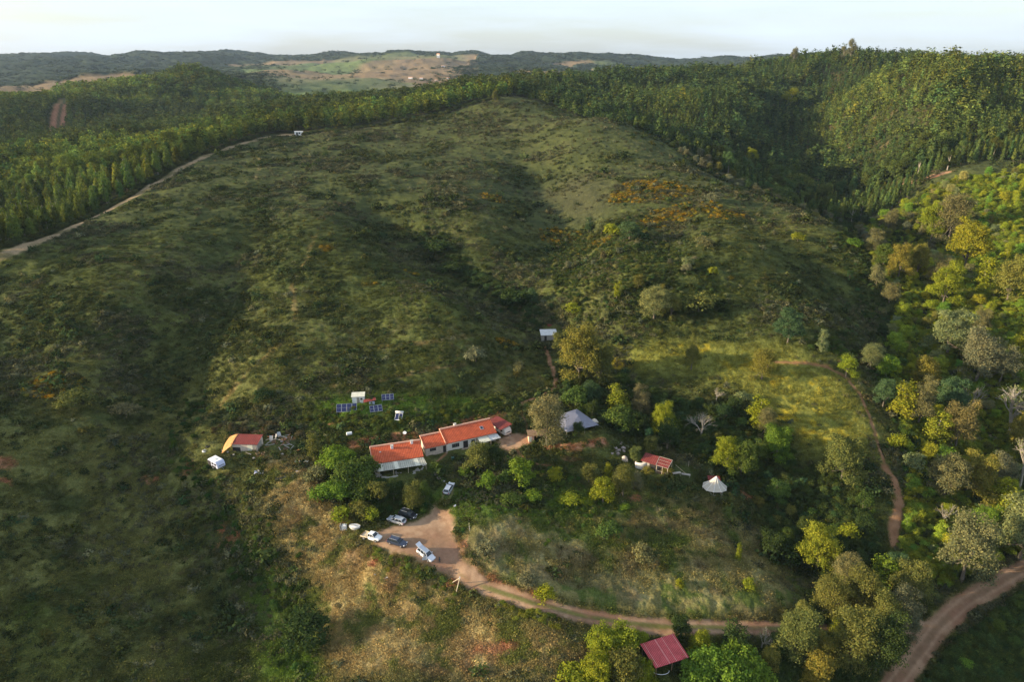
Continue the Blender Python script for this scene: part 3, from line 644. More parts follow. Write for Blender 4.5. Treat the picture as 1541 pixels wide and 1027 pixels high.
gx, gy, gs_ = [], [], []
for c, a, b in GORSE:
    m_ = int(a * b * 3.1 * .30) + 6; aa = rng.uniform(0, 6.28, m_); rr_ = np.sqrt(rng.random(m_)); px_ = c[0] + a * rr_ * np.cos(aa); py_ = c[1] + b * rr_ * np.sin(aa); kk = fbm(px_ / 4, py_ / 4, 88, 3) > .47; gx.append(px_[kk]); gy.append(py_[kk])
gx = np.concatenate(gx); gy = np.concatenate(gy); m_ = len(gx); sz_ = rng.uniform(.25, .6, m_)
scatter('gorse', np.stack([gx, gy, Hz(gx, gy) - .08], -1), rng.uniform(0, 6.28, m_), np.stack([sz_, sz_, sz_ * .8], -1), tintv((.21, .155, .020), m_, .35, .16), [(c, None) for c, _ in LEAVES['shrub']], 'yellow flowering gorse in loose patches on the hillside', 'gorse')
# ---- plantation forests. individuals nearest to us, the rest as one mass
def grid_trees(Q, step, jit, ang, soft=0):
    Q = np.asarray(Q); c, s = math.cos(ang), math.sin(ang); q = Q @ np.array([[c, -s], [s, c]])
    gx, gy = np.meshgrid(np.arange(q[:, 0].min(), q[:, 0].max(), step[0]), np.arange(q[:, 1].min(), q[:, 1].max(), step[1])); p = np.stack([gx.ravel(), gy.ravel()], -1); p += rng.normal(0, jit, p.shape)
    p = p @ np.array([[c, s], [-s, c]]); p = p[in_poly(p[:, 0], p[:, 1], Q)]; return p[:, 0], p[:, 1]
def mass_of(kind, nclump_scale=1.0): return [(cm, None) for cm, tm in LEAVES[kind]]
def low_variants(kind, n, H, W, nl=5):
    out = []
    for _ in range(n):
        L = [[rng.normal(0, W * .1), rng.normal(0, W * .1), H * (.25 + .65 * q), W * (1 - q * (.8 if kind == 'cone' else .35)) * rng.uniform(.8, 1.1), H * .16] for q in np.linspace(0, 1, nl)]
        out.append(small_source(34, 5, W * .22, W * .26, L, up=.3))
    return out
road_clear = lambda x, y: (dist_line(x, y, REDROAD) > 9) & (dist_line(x, y, RIDGE) > 6.5) & (dist_line(x, y, BANKROAD) > 6)
# left plateau
x, y = grid_trees(W_LEFT, (5.6, 5.0), 1.0, .5); z = Hz(x, y); u, v, dd = project(x, y, z + 12)
k = (u > -70) & (u < 1600) & road_clear(x, y) & (rng.random(len(x)) < .94) & (y > 120) ; x, y, z, dd, u, v = x[k], y[k], z[k], dd[k], u[k], v[k]
dark = (np.hypot(x, y) > 640) & (np.hypot(x, y) < 1000); o = np.argsort(dd); x, y, z, dark, dd = x[o], y[o], z[o], dark[o], dd[o]  # dark: far band of wood in shade, the shade painted into its tints
print('left forest', len(x))
EUC_T = (.092, .126, .028)
ind = np.zeros(len(x), bool); edge_d = np.minimum(dist_line(x, y, RIDGE), dist_line(x, y, EDGE)); vis = np.argsort(dd + np.maximum(edge_d - 30, 0) * .6)[:300]; ind[vis] = True
for i in np.where(ind)[0]:
    s = rng.uniform(.75, 1.25); plant('euc', 'eucalyptus_tree', x[i], y[i], s, vary(EUC_T, .26, .14), 'slender leafy eucalyptus of the plantation that lines the dirt track along the left ridge', 'tree', 'eucalyptus trees along the left ridge', sz=s * rng.uniform(.85, 1.12), z=z[i])
m = ~ind & (np.hypot(x, y) < 1300); far_ = np.hypot(x, y) > 520; n = m.sum(); thin = np.where(np.hypot(x, y) > 700, .8, 1.0)
m &= rng.random(len(x)) < thin
big = fbm(x / 90, y / 90, 44, 3); yel = (.105, .135, .030); blu = (.052, .078, .030)
T = tintv(EUC_T, len(x), .3, .14) * (.8 + .5 * sm(.35, .65, big))[:, None]; T[dark] = tintv((.062, .085, .030), dark.sum(), .2, .1)
h = rng.uniform(.7, 1.2, len(x)) * (.72 + .5 * fbm(x / 45, y / 45, 244, 2)); hump = np.hypot(x - P(293,104,1150)[0], y - 1150) < 190; h[hump] *= 1.35
S = np.stack([h * 1.25, h * 1.25, h], -1)
near = m & ~far_; scatter('eucalyptus_forest', np.stack([x, y, z], -1)[near], rng.uniform(0, 6.28, near.sum()), S[near], T[near], [(c, None) for c, _ in LEAVES['euc']] + [(LEAVES['tall'][0][0], None)], 'dense eucalyptus plantation covering the plateau left of the ridge', 'forest')
simple_round = low_variants('round', 5, 13, 2.4); simple_cone = low_variants('cone', 5, 12, 2.2)
f2 = m & far_; scatter('plateau_woods', np.stack([x, y, z], -1)[f2], rng.uniform(0, 6.28, f2.sum()), S[f2], T[f2], simple_round, 'woods on the plateau and the wooded knoll beyond it', 'forest')
# right-hand hills
x, y = grid_trees(W_RIGHT, (5.2, 4.2), .7, .35); z = Hz(x, y); u, v, dd = project(x, y, z + 8)
k = (u > -50) & (u < 1600) & (dist_line(x, y, BANKROAD) > 7) & (rng.random(len(x)) < .95) & (np.hypot(x, y) < 1200); x, y, z, dd, u, v = x[k], y[k], z[k], dd[k], u[k], v[k]
o = np.argsort(dd); x, y, z, dd = x[o], y[o], z[o], dd[o]; print('right forest', len(x))
PINE_T = (.055, .086, .029); big = fbm(x / 70, y / 70, 144, 3)
lobe = np.exp(-(((x - 355) / 110) ** 2 + ((y - 610) / 130) ** 2)); lit = sm(.25, .6, lobe) * .75 + sm(.48, .62, big) * .35  # sunlit look of the lobe painted into tree tints, plus random patches
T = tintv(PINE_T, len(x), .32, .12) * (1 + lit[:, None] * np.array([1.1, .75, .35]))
gapn = fbm(x / 22, y / 22, 154, 3)
for i in range(300):
    s = rng.uniform(.6, .95); kd = 'tall' if (rng.random() < .10) else 'euc_dense'
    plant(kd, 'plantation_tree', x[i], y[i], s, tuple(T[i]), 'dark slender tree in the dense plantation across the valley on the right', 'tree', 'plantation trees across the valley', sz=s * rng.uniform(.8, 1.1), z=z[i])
m = np.ones(len(x), bool); m[:300] = False; far_ = np.hypot(x, y) > 560; h = rng.uniform(.55, .95, len(x)) * (.65 + .65 * fbm(x / 35, y / 35, 254, 2)) * (1 + .3 * (gapn > .6)); S = np.stack([h * (1.2 + .5 * (gapn > .6)), h * (1.2 + .5 * (gapn > .6)), h], -1)
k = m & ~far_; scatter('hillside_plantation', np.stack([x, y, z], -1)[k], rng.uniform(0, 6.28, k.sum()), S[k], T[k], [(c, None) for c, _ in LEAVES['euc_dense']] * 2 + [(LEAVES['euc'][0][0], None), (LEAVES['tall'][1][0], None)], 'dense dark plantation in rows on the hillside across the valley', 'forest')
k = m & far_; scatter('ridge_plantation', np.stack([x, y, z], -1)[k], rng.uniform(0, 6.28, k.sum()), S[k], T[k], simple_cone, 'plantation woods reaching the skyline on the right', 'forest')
# far woods
n = 60000; x, y = rnd_polar(n, -.80, .80, 1250, 4300); z = Hz(x, y); k = (rng.random(n) < far_wood(x, y) * .95 + .03) & seen(x, y, z); x, y, z = x[k], y[k], z[k]; n = len(x)
ss = rng.uniform(.8, 1.25, n); wd = 1.6 + np.hypot(x, y) / 2200; S = np.stack([ss * wd, ss * wd, ss * .75], -1)
far_src = [small_source(9, 4, 1.0, 1.1, [[0, 0, 6, 2.2, 4], [.6, .4, 9, 1.6, 2.5]]) for _ in range(4)]
scatter('distant_woods', np.stack([x, y, z - 1], -1), rng.uniform(0, 6.28, n), S, tintv((.040, .058, .028), n, .2, .08), far_src, 'dark woods on the distant hills along the horizon', 'forest')
# ------------------------------------------------------------------ built things
class MB:
    def __init__(s): s.V = []; s.F = []
    def add(s, V, F):
        o = len(s.V); s.V += [tuple(v) for v in V]; s.F += [tuple(i + o for i in f) for f in F]; return s
    def hexa(s, p):   # 4 bottom corners (ccw) then 4 top corners
        return s.add(p, [(3,2,1,0),(4,5,6,7),(0,1,5,4),(1,2,6,5),(2,3,7,6),(3,0,4,7)])
    def box(s, x0, x1, y0, y1, z0, z1):
        return s.hexa([(x0,y0,z0),(x1,y0,z0),(x1,y1,z0),(x0,y1,z0),(x0,y0,z1),(x1,y0,z1),(x1,y1,z1),(x0,y1,z1)])
    def slab(s, q, t):  # 4 corner points of the top face, thickness downwards
        return s.hexa([(x, y, z - t) for x, y, z in q] + list(q))
    def tube(s, path, r, n=8):
        r = [r] * len(path) if not isinstance(r, (list, tuple)) else r
        V, F = tube(path, r, n); k = len(path); s.add(V, [tuple(f) for f in F]); o = len(s.V) - len(V)
        s.F.append(tuple(o + i for i in range(n))[::-1]); s.F.append(tuple(o + (k - 1) * n + i for i in range(n))); return s
    def grid(s, fn, nu, nv, t=0.0):
        V = [fn(i / nu, j / nv) for j in range(nv + 1) for i in range(nu + 1)]
        F = [(j*(nu+1)+i, j*(nu+1)+i+1, (j+1)*(nu+1)+i+1, (j+1)*(nu+1)+i) for j in range(nv) for i in range(nu)]
        if t:
            k = len(V); V = V + [(x, y, z - t) for x, y, z in V]; F = F + [tuple(q + k for q in f[::-1]) for f in F]
            ring = [i for i in range(nu + 1)] + [j*(nu+1)+nu for j in range(1, nv+1)] + [nv*(nu+1)+i for i in range(nu-1, -1, -1)] + [j*(nu+1) for j in range(nv-1, 0, -1)]
            F += [(ring[(i+1) % len(ring)], ring[i], ring[i] + k, ring[(i+1) % len(ring)] + k) for i in range(len(ring))]
        return s.add(V, F)
    def build(s, name, mat, parent=None, smooth=False, bevel=0, label=None):
        me = bpy.data.meshes.new(name); me.from_pydata(s.V, [], s.F); me.update()
        if isinstance(mat, str): mat = MAT[mat]
        me.materials.append(mat)
        if smooth: me.polygons.foreach_set('use_smooth', [True] * len(me.polygons))
        o = bpy.data.objects.new(name, me); COL.objects.link(o)
        if parent: o.parent = parent
        if bevel: b = o.modifiers.new('bevel', 'BEVEL'); b.width = bevel; b.segments = 2; b.limit_method = 'ANGLE'
        if label: o['label'] = label
        return o
def tag(o, label, cat, group=None):
    o['label'] = label; o['category'] = cat
    if group: o['group'] = group
    return o
def thing(name, label, cat, x, y, ang=0, z=None, group=None, tilt=None):
    e = bpy.data.objects.new(name, None); COL.objects.link(e); e.location = (x, y, H(x, y) if z is None else z); e.rotation_euler = (0, 0, ang) if tilt is None else (tilt[0], tilt[1], ang)
    return tag(e, label, cat, group)
def at(u, v, z):
    a, yc, zc = ray(u, v); t = (z - CAM_Z) / zc; return Vector((a * t, yc * t, z))
def lowz(x, y, ang, L, D):
    c, s = math.cos(ang), math.sin(ang); return [H(x + c * a - s * b, y + s * a + c * b) for a in (0, L / 2, L) for b in (0, D)]
def frame(fl, fr, zrel, guess):
    g = hit(*guess); p = at(*fl, g.z + zrel); q = at(*fr, g.z + zrel); return p.x, p.y, math.atan2(q.y - p.y, q.x - p.x), (q - p).length, g.z

simple('plaster', (.72, .66, .58), .9, var=.10, scale=1.2, bump=.01); simple('plaster_old', (.55, .45, .36), .95, var=.25, scale=1.5, bump=.02); simple('stone_wall', (.35, .27, .20), .95, var=.35, scale=4, bump=.05)
simple('ridge_mortar', (.74, .40, .26), .9, var=.15); simple('dark_glass', (.02, .025, .03), .12, spec=.6, var=.2); simple('wood', (.22, .14, .08), .85, var=.3, scale=6); simple('pale_wood', (.52, .43, .30), .85, var=.25, scale=6)
simple('grey_wood', (.30, .27, .23), .9, var=.3, scale=6); simple('white_paint', (.78, .77, .74), .5, var=.05); simple('dirty_white', (.62, .60, .55), .7, var=.15); simple('dark_inside', (.03, .027, .025), .95)
simple('concrete', (.45, .42, .37), .95, var=.15, scale=4); simple('tyre', (.025, .025, .027), .85); simple('rim', (.45, .45, .46), .35, metal=.7); simple('black_trim', (.03, .03, .033), .55)
simple('red_lamp', (.35, .02, .015), .3); simple('lamp_glass', (.75, .76, .78), .15, spec=.6); simple('steel', (.45, .46, .48), .4, metal=.8); simple('rust', (.30, .12, .06), .9, var=.4, scale=6)
simple('tarp_grey', (.19, .19, .23), .7, var=.12, scale=1.5); simple('tarp_orange', (.55, .27, .09), .7, var=.25, scale=2.5, bump=.04); simple('white_cloth', (.46, .41, .33), .8, var=.12, scale=2); simple('tarp_lilac', (.45, .45, .56), .75, var=.3, scale=3, bump=.05)
simple('pale_red', (.60, .26, .23), .8); simple('sack_cloth', (.33, .29, .25), .95, var=.3); simple('rag_white', (.75, .73, .70), .85); simple('bin_green', (.02, .07, .05), .5); simple('blue_plastic', (.10, .16, .40), .5); simple('caravan_blue', (.52, .54, .68), .5, var=.08); simple('curtain', (.60, .45, .38), .8, var=.3, scale=8)
simple('corr_white', (.60, .58, .46), .6, var=.2, scale=.9); simple('dry_branch', (.35, .31, .26), .9, var=.3)
def stripes(name, c1, c2, period, axis='X', rough=.8, sharp=(.35, .65), bump=.03, dirt=.35):
    s = NT(name); tc = s.n('ShaderNodeTexCoord'); sx = s.n('ShaderNodeSeparateXYZ'); s.l(tc.outputs['Object'], sx.inputs[0])
    mu = s.n('ShaderNodeMath', _operation='MULTIPLY'); s.l(sx.outputs[axis], mu.inputs[0]); mu.inputs[1].default_value = 2 * math.pi / period
    si = s.n('ShaderNodeMath', _operation='SINE'); s.l(mu.outputs[0], si.inputs[0]); ma = s.n('ShaderNodeMath', _operation='MULTIPLY_ADD'); s.l(si.outputs[0], ma.inputs[0]); ma.inputs[1].default_value = .5; ma.inputs[2].default_value = .5
    c = s.ramp(ma.outputs[0], sharp[0], sharp[1], c1 + (1,), c2 + (1,)).outputs['Color']
    nz = s.noise(.9, 5, .7, tc.outputs['Object']); n2 = s.noise(6, 3, .7, tc.outputs['Object'])
    c = s.mix(c, s.ramp(nz.outputs['Fac'], .3, .7, (1 - dirt, 1 - dirt, 1 - dirt, 1), (1.1, 1.1, 1.1, 1)).outputs['Color'], 1.0, 'MULTIPLY')
    c = s.mix(c, s.ramp(n2.outputs['Fac'], .3, .7, (.8, .8, .8, 1), (1.15, 1.15, 1.15, 1)).outputs['Color'], 1.0, 'MULTIPLY')
    b = s.n('ShaderNodeBsdfPrincipled'); b.inputs['Roughness'].default_value = rough; b.inputs['Specular IOR Level'].default_value = .2; s.l(c, b.inputs['Base Color'])
    bu = s.n('ShaderNodeBump', Strength=.8, Distance=bump); s.l(ma.outputs[0], bu.inputs['Height']); s.l(bu.outputs['Normal'], b.inputs['Normal']); s.l(b.outputs[0], s.out.inputs['Surface']); MAT[name] = s.m
stripes('roof_tile', (.44, .075, .030), (.60, .135, .055), .42, dirt=.34); stripes('corr_red', (.42, .045, .05), (.60, .14, .14), .34, dirt=.25, bump=.05); stripes('dark_red_sheet', (.17, .032, .026), (.24, .055, .045), .5, dirt=.3); stripes('veranda_sheet', (.34, .33, .27), (.48, .46, .37), .5, dirt=.3); stripes('grey_sheet', (.50, .50, .48), (.66, .66, .64), .4, dirt=.2)
def solar_mat():
    s = NT('solar_cells'); tc = s.n('ShaderNodeTexCoord'); br = s.n('ShaderNodeTexBrick'); br.offset = 0; s.l(tc.outputs['Object'], br.inputs['Vector']); br.inputs['Scale'].default_value = 5.5; br.inputs['Mortar Size'].default_value = .012; br.inputs['Brick Width'].default_value = 1; br.inputs['Row Height'].default_value = 1
    br.inputs['Color1'].default_value = (.008, .012, .055, 1); br.inputs['Color2'].default_value = (.010, .014, .07, 1); br.inputs['Mortar'].default_value = (.06, .07, .12, 1)
    b = s.n('ShaderNodeBsdfPrincipled'); b.inputs['Roughness'].default_value = .22; s.l(br.outputs['Color'], b.inputs['Base Color']); s.l(b.outputs[0], s.out.inputs['Surface']); MAT['solar_cells'] = s.m
solar_mat()

def window(p, x, z, w, h, y=0, side='front', mat='dark_glass', bars=1):
    fr = MB(); pn = MB(); d = .06
    if side == 'front':
        fr.box(x - .06, x + w + .06, y - d, y - .004, z - .06, z); fr.box(x - .06, x + w + .06, y - d, y - .004, z + h, z + h + .06); fr.box(x - .06, x, y - d, y - .004, z, z + h); fr.box(x + w, x + w + .06, y - d, y - .004, z, z + h)
        for i in range(bars): cx = x + w * (i + 1) / (bars + 1); fr.box(cx - .025, cx + .025, y - d, y - .02, z, z + h)
        pn.box(x, x + w, y - .018, y - .003, z, z + h)
    else:   # left end wall, x = 0 plane
        fr.box(-d, -.004, x - .06, x + w + .06, z - .06, z); fr.box(-d, -.004, x - .06, x + w + .06, z + h, z + h + .06); fr.box(-d, -.004, x - .06, x, z, z + h); fr.box(-d, -.004, x + w, x + w + .06, z, z + h); pn.box(-.018, -.003, x, x + w, z, z + h)
    f = fr.build('window', 'grey_wood', p); pn.build('pane', mat, f); return f
def door(p, x, w, h, y=0, mat='wood', z=0):
    MB().box(x, x + w, y - .05, y - .004, z, z + h).build('door', mat, p)
def house(name, label, fr, D, hf, hb, over=.25, wall='plaster', roofm='roof_tile', ridge=True, backdrop=.7, cat='house', base=-.8, roof_t=.14):
    ox, oy, ang, L, gz = fr; t = thing(name, label, cat, ox, oy, ang, gz)
    zf, zb = hf, hb; yb = D
    w = MB(); b0 = base
    w.add([(0,0,b0),(L,0,b0),(L,yb,b0),(0,yb,b0),(0,0,zf-.02),(L,0,zf-.02),(L,yb,zb-.02),(0,yb,zb-.02)], [(3,2,1,0),(4,5,6,7),(0,1,5,4),(1,2,6,5),(2,3,7,6),(3,0,4,7)])
    w.build('wall', wall, t)
    sl = (zb - zf) / D; r = MB()
    r.slab([(-over, -over, zf + roof_t - over * sl), (L + over, -over, zf + roof_t - over * sl), (L + over, yb, zb + roof_t), (-over, yb, zb + roof_t)], roof_t)
    ro = r.build('roof', roofm, t)
    if ridge:
        q = MB(); q.slab([(-over, yb, zb + roof_t), (L + over, yb, zb + roof_t), (L + over, yb + backdrop, zb + roof_t - .18), (-over, yb + backdrop, zb + roof_t - .18)], roof_t); q.build('back_slope', roofm, ro)
        m = MB(); m.tube([(-over - .02, yb, zb + roof_t), (L / 2, yb, zb + roof_t + .01), (L + over + .02, yb, zb + roof_t)], .24, 8); 
        m.tube([(-over, -over, zf + roof_t - over * sl), (-over, yb / 2, (zf + zb) / 2 + roof_t), (-over, yb, zb + roof_t)], .09, 6); m.build('ridge_tiles', 'ridge_mortar', ro)
    return t, ro, L
def chimney(parent, x, y, z, h=.9, w=.5):
    c = MB().box(x - w/2, x + w/2, y - w/2, y + w/2, z - .5, z + h).build('chimney', 'white_paint', parent)
    MB().box(x - w/2 - .08, x + w/2 + .08, y - w/2 - .08, y + w/2 + .08, z + h + .003, z + h + .1).build('cap', 'concrete', c)

# --- the three joined houses
fA = frame((562, 697.5), (636, 686.4), 2.6, (600, 702)); tA, rA, LA = house('farmhouse', 'low farmhouse with orange tiled roof, two white chimneys and a pale sheet veranda in front', fA, 5.3, 2.45, 4.05, wall='plaster')
chimney(rA, LA * .42, 3.9, 3.75, .75, .62); chimney(rA, LA * .84, 4.6, 3.95, .7, .6); chimney(rA, LA * .17, 3.2, 3.4, .12, .3)
window(tA, 1.2, 1.0, 1.0, 1.0, side='left'); window(tA, 2.2, .9, 1.2, 1.0); window(tA, 7.6, .9, 1.2, 1.0); door(tA, 5.2, 1.0, 2.05)
v = MB().slab([(.6, -3.2, 1.95), (LA + .5, -3.2, 1.95), (LA + .15, -.28, 2.33), (.4, -.28, 2.33)], .05).build('veranda_roof', 'veranda_sheet', tA)
for x0 in (.9, 4.9, 9.9): MB().slab([(x0, -3.22, 1.985), (x0 + 1.1, -3.22, 1.985), (x0 + .9, -.3, 2.36), (x0 - .1, -.3, 2.36)], .028).build('light_panel', 'corr_white', v)
for x0 in (.9, 4.4, 8.0, LA + .2): MB().box(x0, x0 + .12, -3.1, -2.98, -.9, 1.87).build('veranda_post', 'pale_wood', tA)
MB().box(.2, LA + .6, -3.5, -.02, -.9, .02).build('terrace', 'concrete', tA)
fB = frame((640.6, 674.7), (672, 668), 2.4, (655, 684)); tB, rB, LB = house('small_house', 'small middle house with orange roof joining the two longer houses', fB, 4.2, 2.3, 3.55, wall='plaster_old'); door(tB, LB - 1.0, .8, 1.9, mat='dark_inside'); window(tB, 1.1, 1.1, 1.6, .8, bars=2); window(tB, 1.3, 1.0, .8, .8, side='left')
fC = frame((672, 667), (746, 650.3), 2.8, (705, 668)); tC, rC, LC = house('long_house', 'long cream house with orange tiled roof, skylight and dark open doorway', fC, 4.6, 2.65, 4.35); chimney(rC, LC * .30, 4.9, 4.3, .7, .55)
window(tC, 1.5, .95, 1.9, 1.05, bars=3); door(tC, 4.6, 1.3, 2.15, mat='dark_inside'); window(tC, 6.9, 1.1, .9, .9); MB().box(8.2, 8.32, -.1, -.01, -.5, 2.45).build('drainpipe', 'rust', tC)
sky_ = MB().slab([(LC * .74, 1.7, 3.47), (LC * .74 + .9, 1.7, 3.47), (LC * .74 + .9, 2.7, 3.84), (LC * .74, 2.7, 3.84)], .09).build('skylight', 'steel', rC); MB().slab([(LC*.74+.12, 1.82, 3.525), (LC*.74+.78, 1.82, 3.525), (LC*.74+.78, 2.58, 3.808), (LC*.74+.12, 2.58, 3.808)], .02).build('pane', 'dark_glass', sky_)
MB().slab([(8.6, -2.4, 1.9), (11.6, -2.3, 1.9), (11.2, -.05, 2.3), (8.5, -.05, 2.3)], .05).build('canopy', 'corr_white', tC); MB().slab([(11.7, -2.0, 1.8), (14.6, -1.8, 1.75), (14.2, -.04, 2.2), (11.4, -.05, 2.25)], .05).build('canopy', 'grey_sheet', tC)
for x0, y0 in ((8.7, -2.3), (11.5, -2.2), (14.3, -1.7)): MB().box(x0, x0 + .1, y0, y0 + .1, -.8, 1.85).build('canopy_post', 'pale_wood', tC)
MB().box(-.4, LC * .55, -.7, -.02, -1.0, .12).build('plinth', 'stone_wall', tC)

# --- caravans
def caravan(name, label, cx, cy, ang, L, W, Hh, z, front_dark=False, cat='caravan', skirt=True, endmat='dirty_white', sidemat='dirty_white', n_win=2):
    t = thing(name, label, cat, cx, cy, ang, z); b = MB(); c = .35; pr = [(-L/2 + .05, .55), (L/2 - .1, .55), (L/2, .9), (L/2 - .05, Hh * .62), (L/2 - .42, Hh * .93), (L/2 - .8, Hh), (-L/2 + .3, Hh), (-L/2, Hh - .25), (-L/2, .8)]
    n = len(pr); V = [(x, -W/2, z_) for x, z_ in pr] + [(x, W/2, z_) for x, z_ in pr]; b.add(V, [tuple(range(n)), tuple(range(2*n-1, n-1, -1))] + [(i, i + n, (i+1) % n + n, (i+1) % n) for i in range(n)][::1])
    bo = b.build('body', sidemat, t, bevel=.05)
    MB().slab([(-L/2 + .25, -W/2 + .1, Hh + .04), (L/2 - .85, -W/2 + .1, Hh + .04), (L/2 - .85, W/2 - .1, Hh + .04), (-L/2 + .25, W/2 - .1, Hh + .04)], .038).build('roof_panel', 'white_paint', t); MB().box(-.25, .25, -.3, .2, Hh + .042, Hh + .13).build('roof_hatch', 'dirty_white', t)
    for i in range(n_win):
        x0 = -L/2 + L * ((.22 + .34 * i) if not front_dark else (.42 + .27 * i)); f = MB().box(x0, x0 + L * .2, -W/2 - .035, -W/2 - .004, 1.25, 1.8).build('window', 'black_trim', t); MB().box(x0 + .05, x0 + L * .2 - .05, -W/2 - .05, -W/2 - .037, 1.3, 1.75).build('pane', 'dark_glass', f)
    f = MB().box(L/2 - .03, L/2 + .02, -W * .3, W * .3, 1.2, Hh * .60).build('end_window', 'black_trim', t); MB().box(L/2 + .022, L/2 + .03, -W * .27, W * .27, 1.25, Hh * .58).build('pane', 'dark_glass', f)
    if front_dark: MB().box(-L/2 - .04, -L/2 - .004, -W/2 + .06, W/2 - .06, .75, Hh - .32).build('end_opening', 'dark_inside', t); MB().box(-L * .47, -L * .16, -W/2 - .03, -W/2 - .004, .6, Hh - .3).build('side_opening', 'dark_inside', t); MB().box(-L * .10, L * .34, -W/2 - .03, -W/2 - .004, .5, .98).build('skirt', 'black_trim', t)
    for sy in (-1, 1):
        w = MB(); w.tube([(0, sy * W * .47 - .1, .32), (0, sy * W * .47 + .1, .32)], .32, 16); wo_ = w.build('wheel', 'tyre', t); MB().tube([(0, sy * W * .47 - .105, .32), (0, sy * W * .47 + .105, .32)], .17, 12).build('rim', 'rim', wo_)
    MB().tube([(L/2 - .1, 0, .5), (L/2 + .9, 0, .45)], .05, 6).build('drawbar', 'steel', t)
    return t
caravan('caravan', 'small bluish white caravan with a dark open end in the grass below the tarp shed', hit(327, 703).x, hit(327, 703).y, -.62, 4.1, 2.2, 2.2, hit(327, 703).z, True, endmat='caravan_blue', sidemat='caravan_blue')
gD = hit(757, 654); caravan('caravan', 'pinkish white caravan standing under a dark red sheet roof beside the long house', -2.6, 168.6, math.atan2(-4.5, 3.9), 5.0, 2.2, 2.35, gD.z, sidemat='plaster', n_win=2)
fD = thing('carport', 'dark red sheet roof on posts covering the pinkish caravan', 'carport', -6.5, 170.4, math.atan2(-4.5, 3.9), gD.z)
MB().slab([(-.2, -.6, 2.72), (6.0, -.6, 2.66), (6.0, 3.5, 2.95), (-.2, 3.5, 3.0)], .06).build('roof', 'dark_red_sheet', fD)
for a in (.1, 5.7):
    for b_ in (-.4, 3.3): MB().box(a, a + .1, b_, b_ + .1, -.4, 2.62).build('post', 'wood', fD)

# --- shed with the orange tarp
fr = frame((349, 668), (386, 669), 2.2, (367, 673)); ts, rs, Ls = house('shed', 'pale block shed with brownish red sheet roof beside the junk heap', fr, 3.9, 2.15, 2.75, wall='plaster_old', roofm='dark_red_sheet', ridge=False, cat='shed', roof_t=.07)
MB().box(Ls * .62, Ls * .62 + 1.3, -.07, -.01, .2, 2.0).build('panel', 'corr_white', ts); door(ts, Ls * .86, .7, 1.9, mat='grey_wood'); MB().box(-.05, 2.0, -.05, -.01, .0, 1.1).build('dark_gap', 'dark_inside', ts)
MB().box(Ls + .004, Ls + .08, .3, 2.8, .1, 1.9).build('side_boards', 'grey_wood', ts)
tp = thing('tarpaulin', 'orange tarpaulin stretched over poles against the left end of the red-roofed shed', 'tarpaulin', fr[0], fr[1], fr[2], fr[4])
def tarpf(u, v_):
    x = .15 - 2.5 * u; y = -.9 + 5.0 * v_ - .9 * u * (1 - v_); z = 2.35 + .45 * v_ - 1.0 * u ** 1.5 - .95 * (1 - v_) ** 3 * (.4 + u); return (x + .05 * math.sin(9 * v_), y, max(z + .10 * math.sin(7 * u + 5 * v_) * math.sin(6 * v_), .3))
MB().grid(tarpf, 14, 16, .03).build('sheet', 'tarp_orange', tp, smooth=True)
for (a, b_, h_) in ((-2.2, -1.4, 1.2), (-2.2, 3.6, 1.6), (-.1, 4.0, 2.3)): MB().tube([(a, b_, -.3), (a, b_, h_)], .05, 6).build('pole', 'grey_wood', tp)

# --- solar plant
def solar(label, fl, fr_, guess, n, tall, tilt=.62, twist=0):
    g = hit(*guess); p = at(*fl, g.z + .35); q = at(*fr_, g.z + .35); a = math.atan2(q.y - p.y, q.x - p.x); Lw = (q - p).length; t = thing('solar_array', label, 'solar panels', p.x, p.y, a, g.z)
    w = Lw / n; st, ct = math.sin(tilt), math.cos(tilt)
    for i in range(n):
        x0 = i * w + .03; x1 = (i + 1) * w - .03; T = lambda y, d=0: (y * ct - d * st, .35 + y * st + d * ct)
        m = MB(); a0 = T(0, 0); a1 = T(tall, 0); m.slab([(x0, a0[0], a0[1]), (x1, a0[0], a0[1]), (x1, a1[0], a1[1]), (x0, a1[0], a1[1])], .05); fo = m.build('panel', 'steel', t)
        for (ya, yb_) in ((.07, tall / 2 - .03), (tall / 2 + .03, tall - .07)):
            b0 = T(ya, .02); b1 = T(yb_, .02); MB().slab([(x0 + .06, b0[0], b0[1]), (x1 - .06, b0[0], b0[1]), (x1 - .06, b1[0], b1[1]), (x0 + .06, b1[0], b1[1])], .015).build('cells', 'solar_cells', fo)
    for x0 in (.1, Lw - .2): MB().box(x0, x0 + .08, .05, .13, -.6, .38).build('leg', 'steel', t); MB().box(x0, x0 + .08, tall * ct - .25, tall * ct - .17, -.6, .2 + tall * st * .84).build('leg', 'steel', t)
solar('four tall solar panels in a row at the left foot of the white hut', (506, 621), (537, 619), (520, 620), 4, 2.5)
solar('three blue solar panels in front of the lean-to right of the white hut', (557, 621), (576, 618.5), (566, 618), 3, 2.0)
solar('three solar panels standing alone up the slope right of the white hut', (574.5, 603), (593, 601.5), (583, 602), 3, 1.9)
g = hit(600, 633); t = thing('water_heater', 'solar water heater with silver tank above two blue panels', 'water heater', g.x, g.y, -.12, g.z)
m = MB(); m.slab([(-1.0, -.6, .4), (1.0, -.6, .4), (1.0, 1.1, 1.65), (-1.0, 1.1, 1.65)], .08).build('collector', 'white_paint', t)
for x0 in (-.92, .06): MB().slab([(x0, -.5, .5), (x0 + .86, -.5, .5), (x0 + .86, 1.0, 1.6), (x0, 1.0, 1.6)], .02).build('panel', 'solar_cells', t)
MB().tube([(-1.15, 1.25, 1.9), (-1.1, 1.25, 1.9), (1.1, 1.25, 1.9), (1.15, 1.25, 1.9)], [.2, .3, .3, .2], 14).build('tank', 'dirty_white', t, smooth=True)
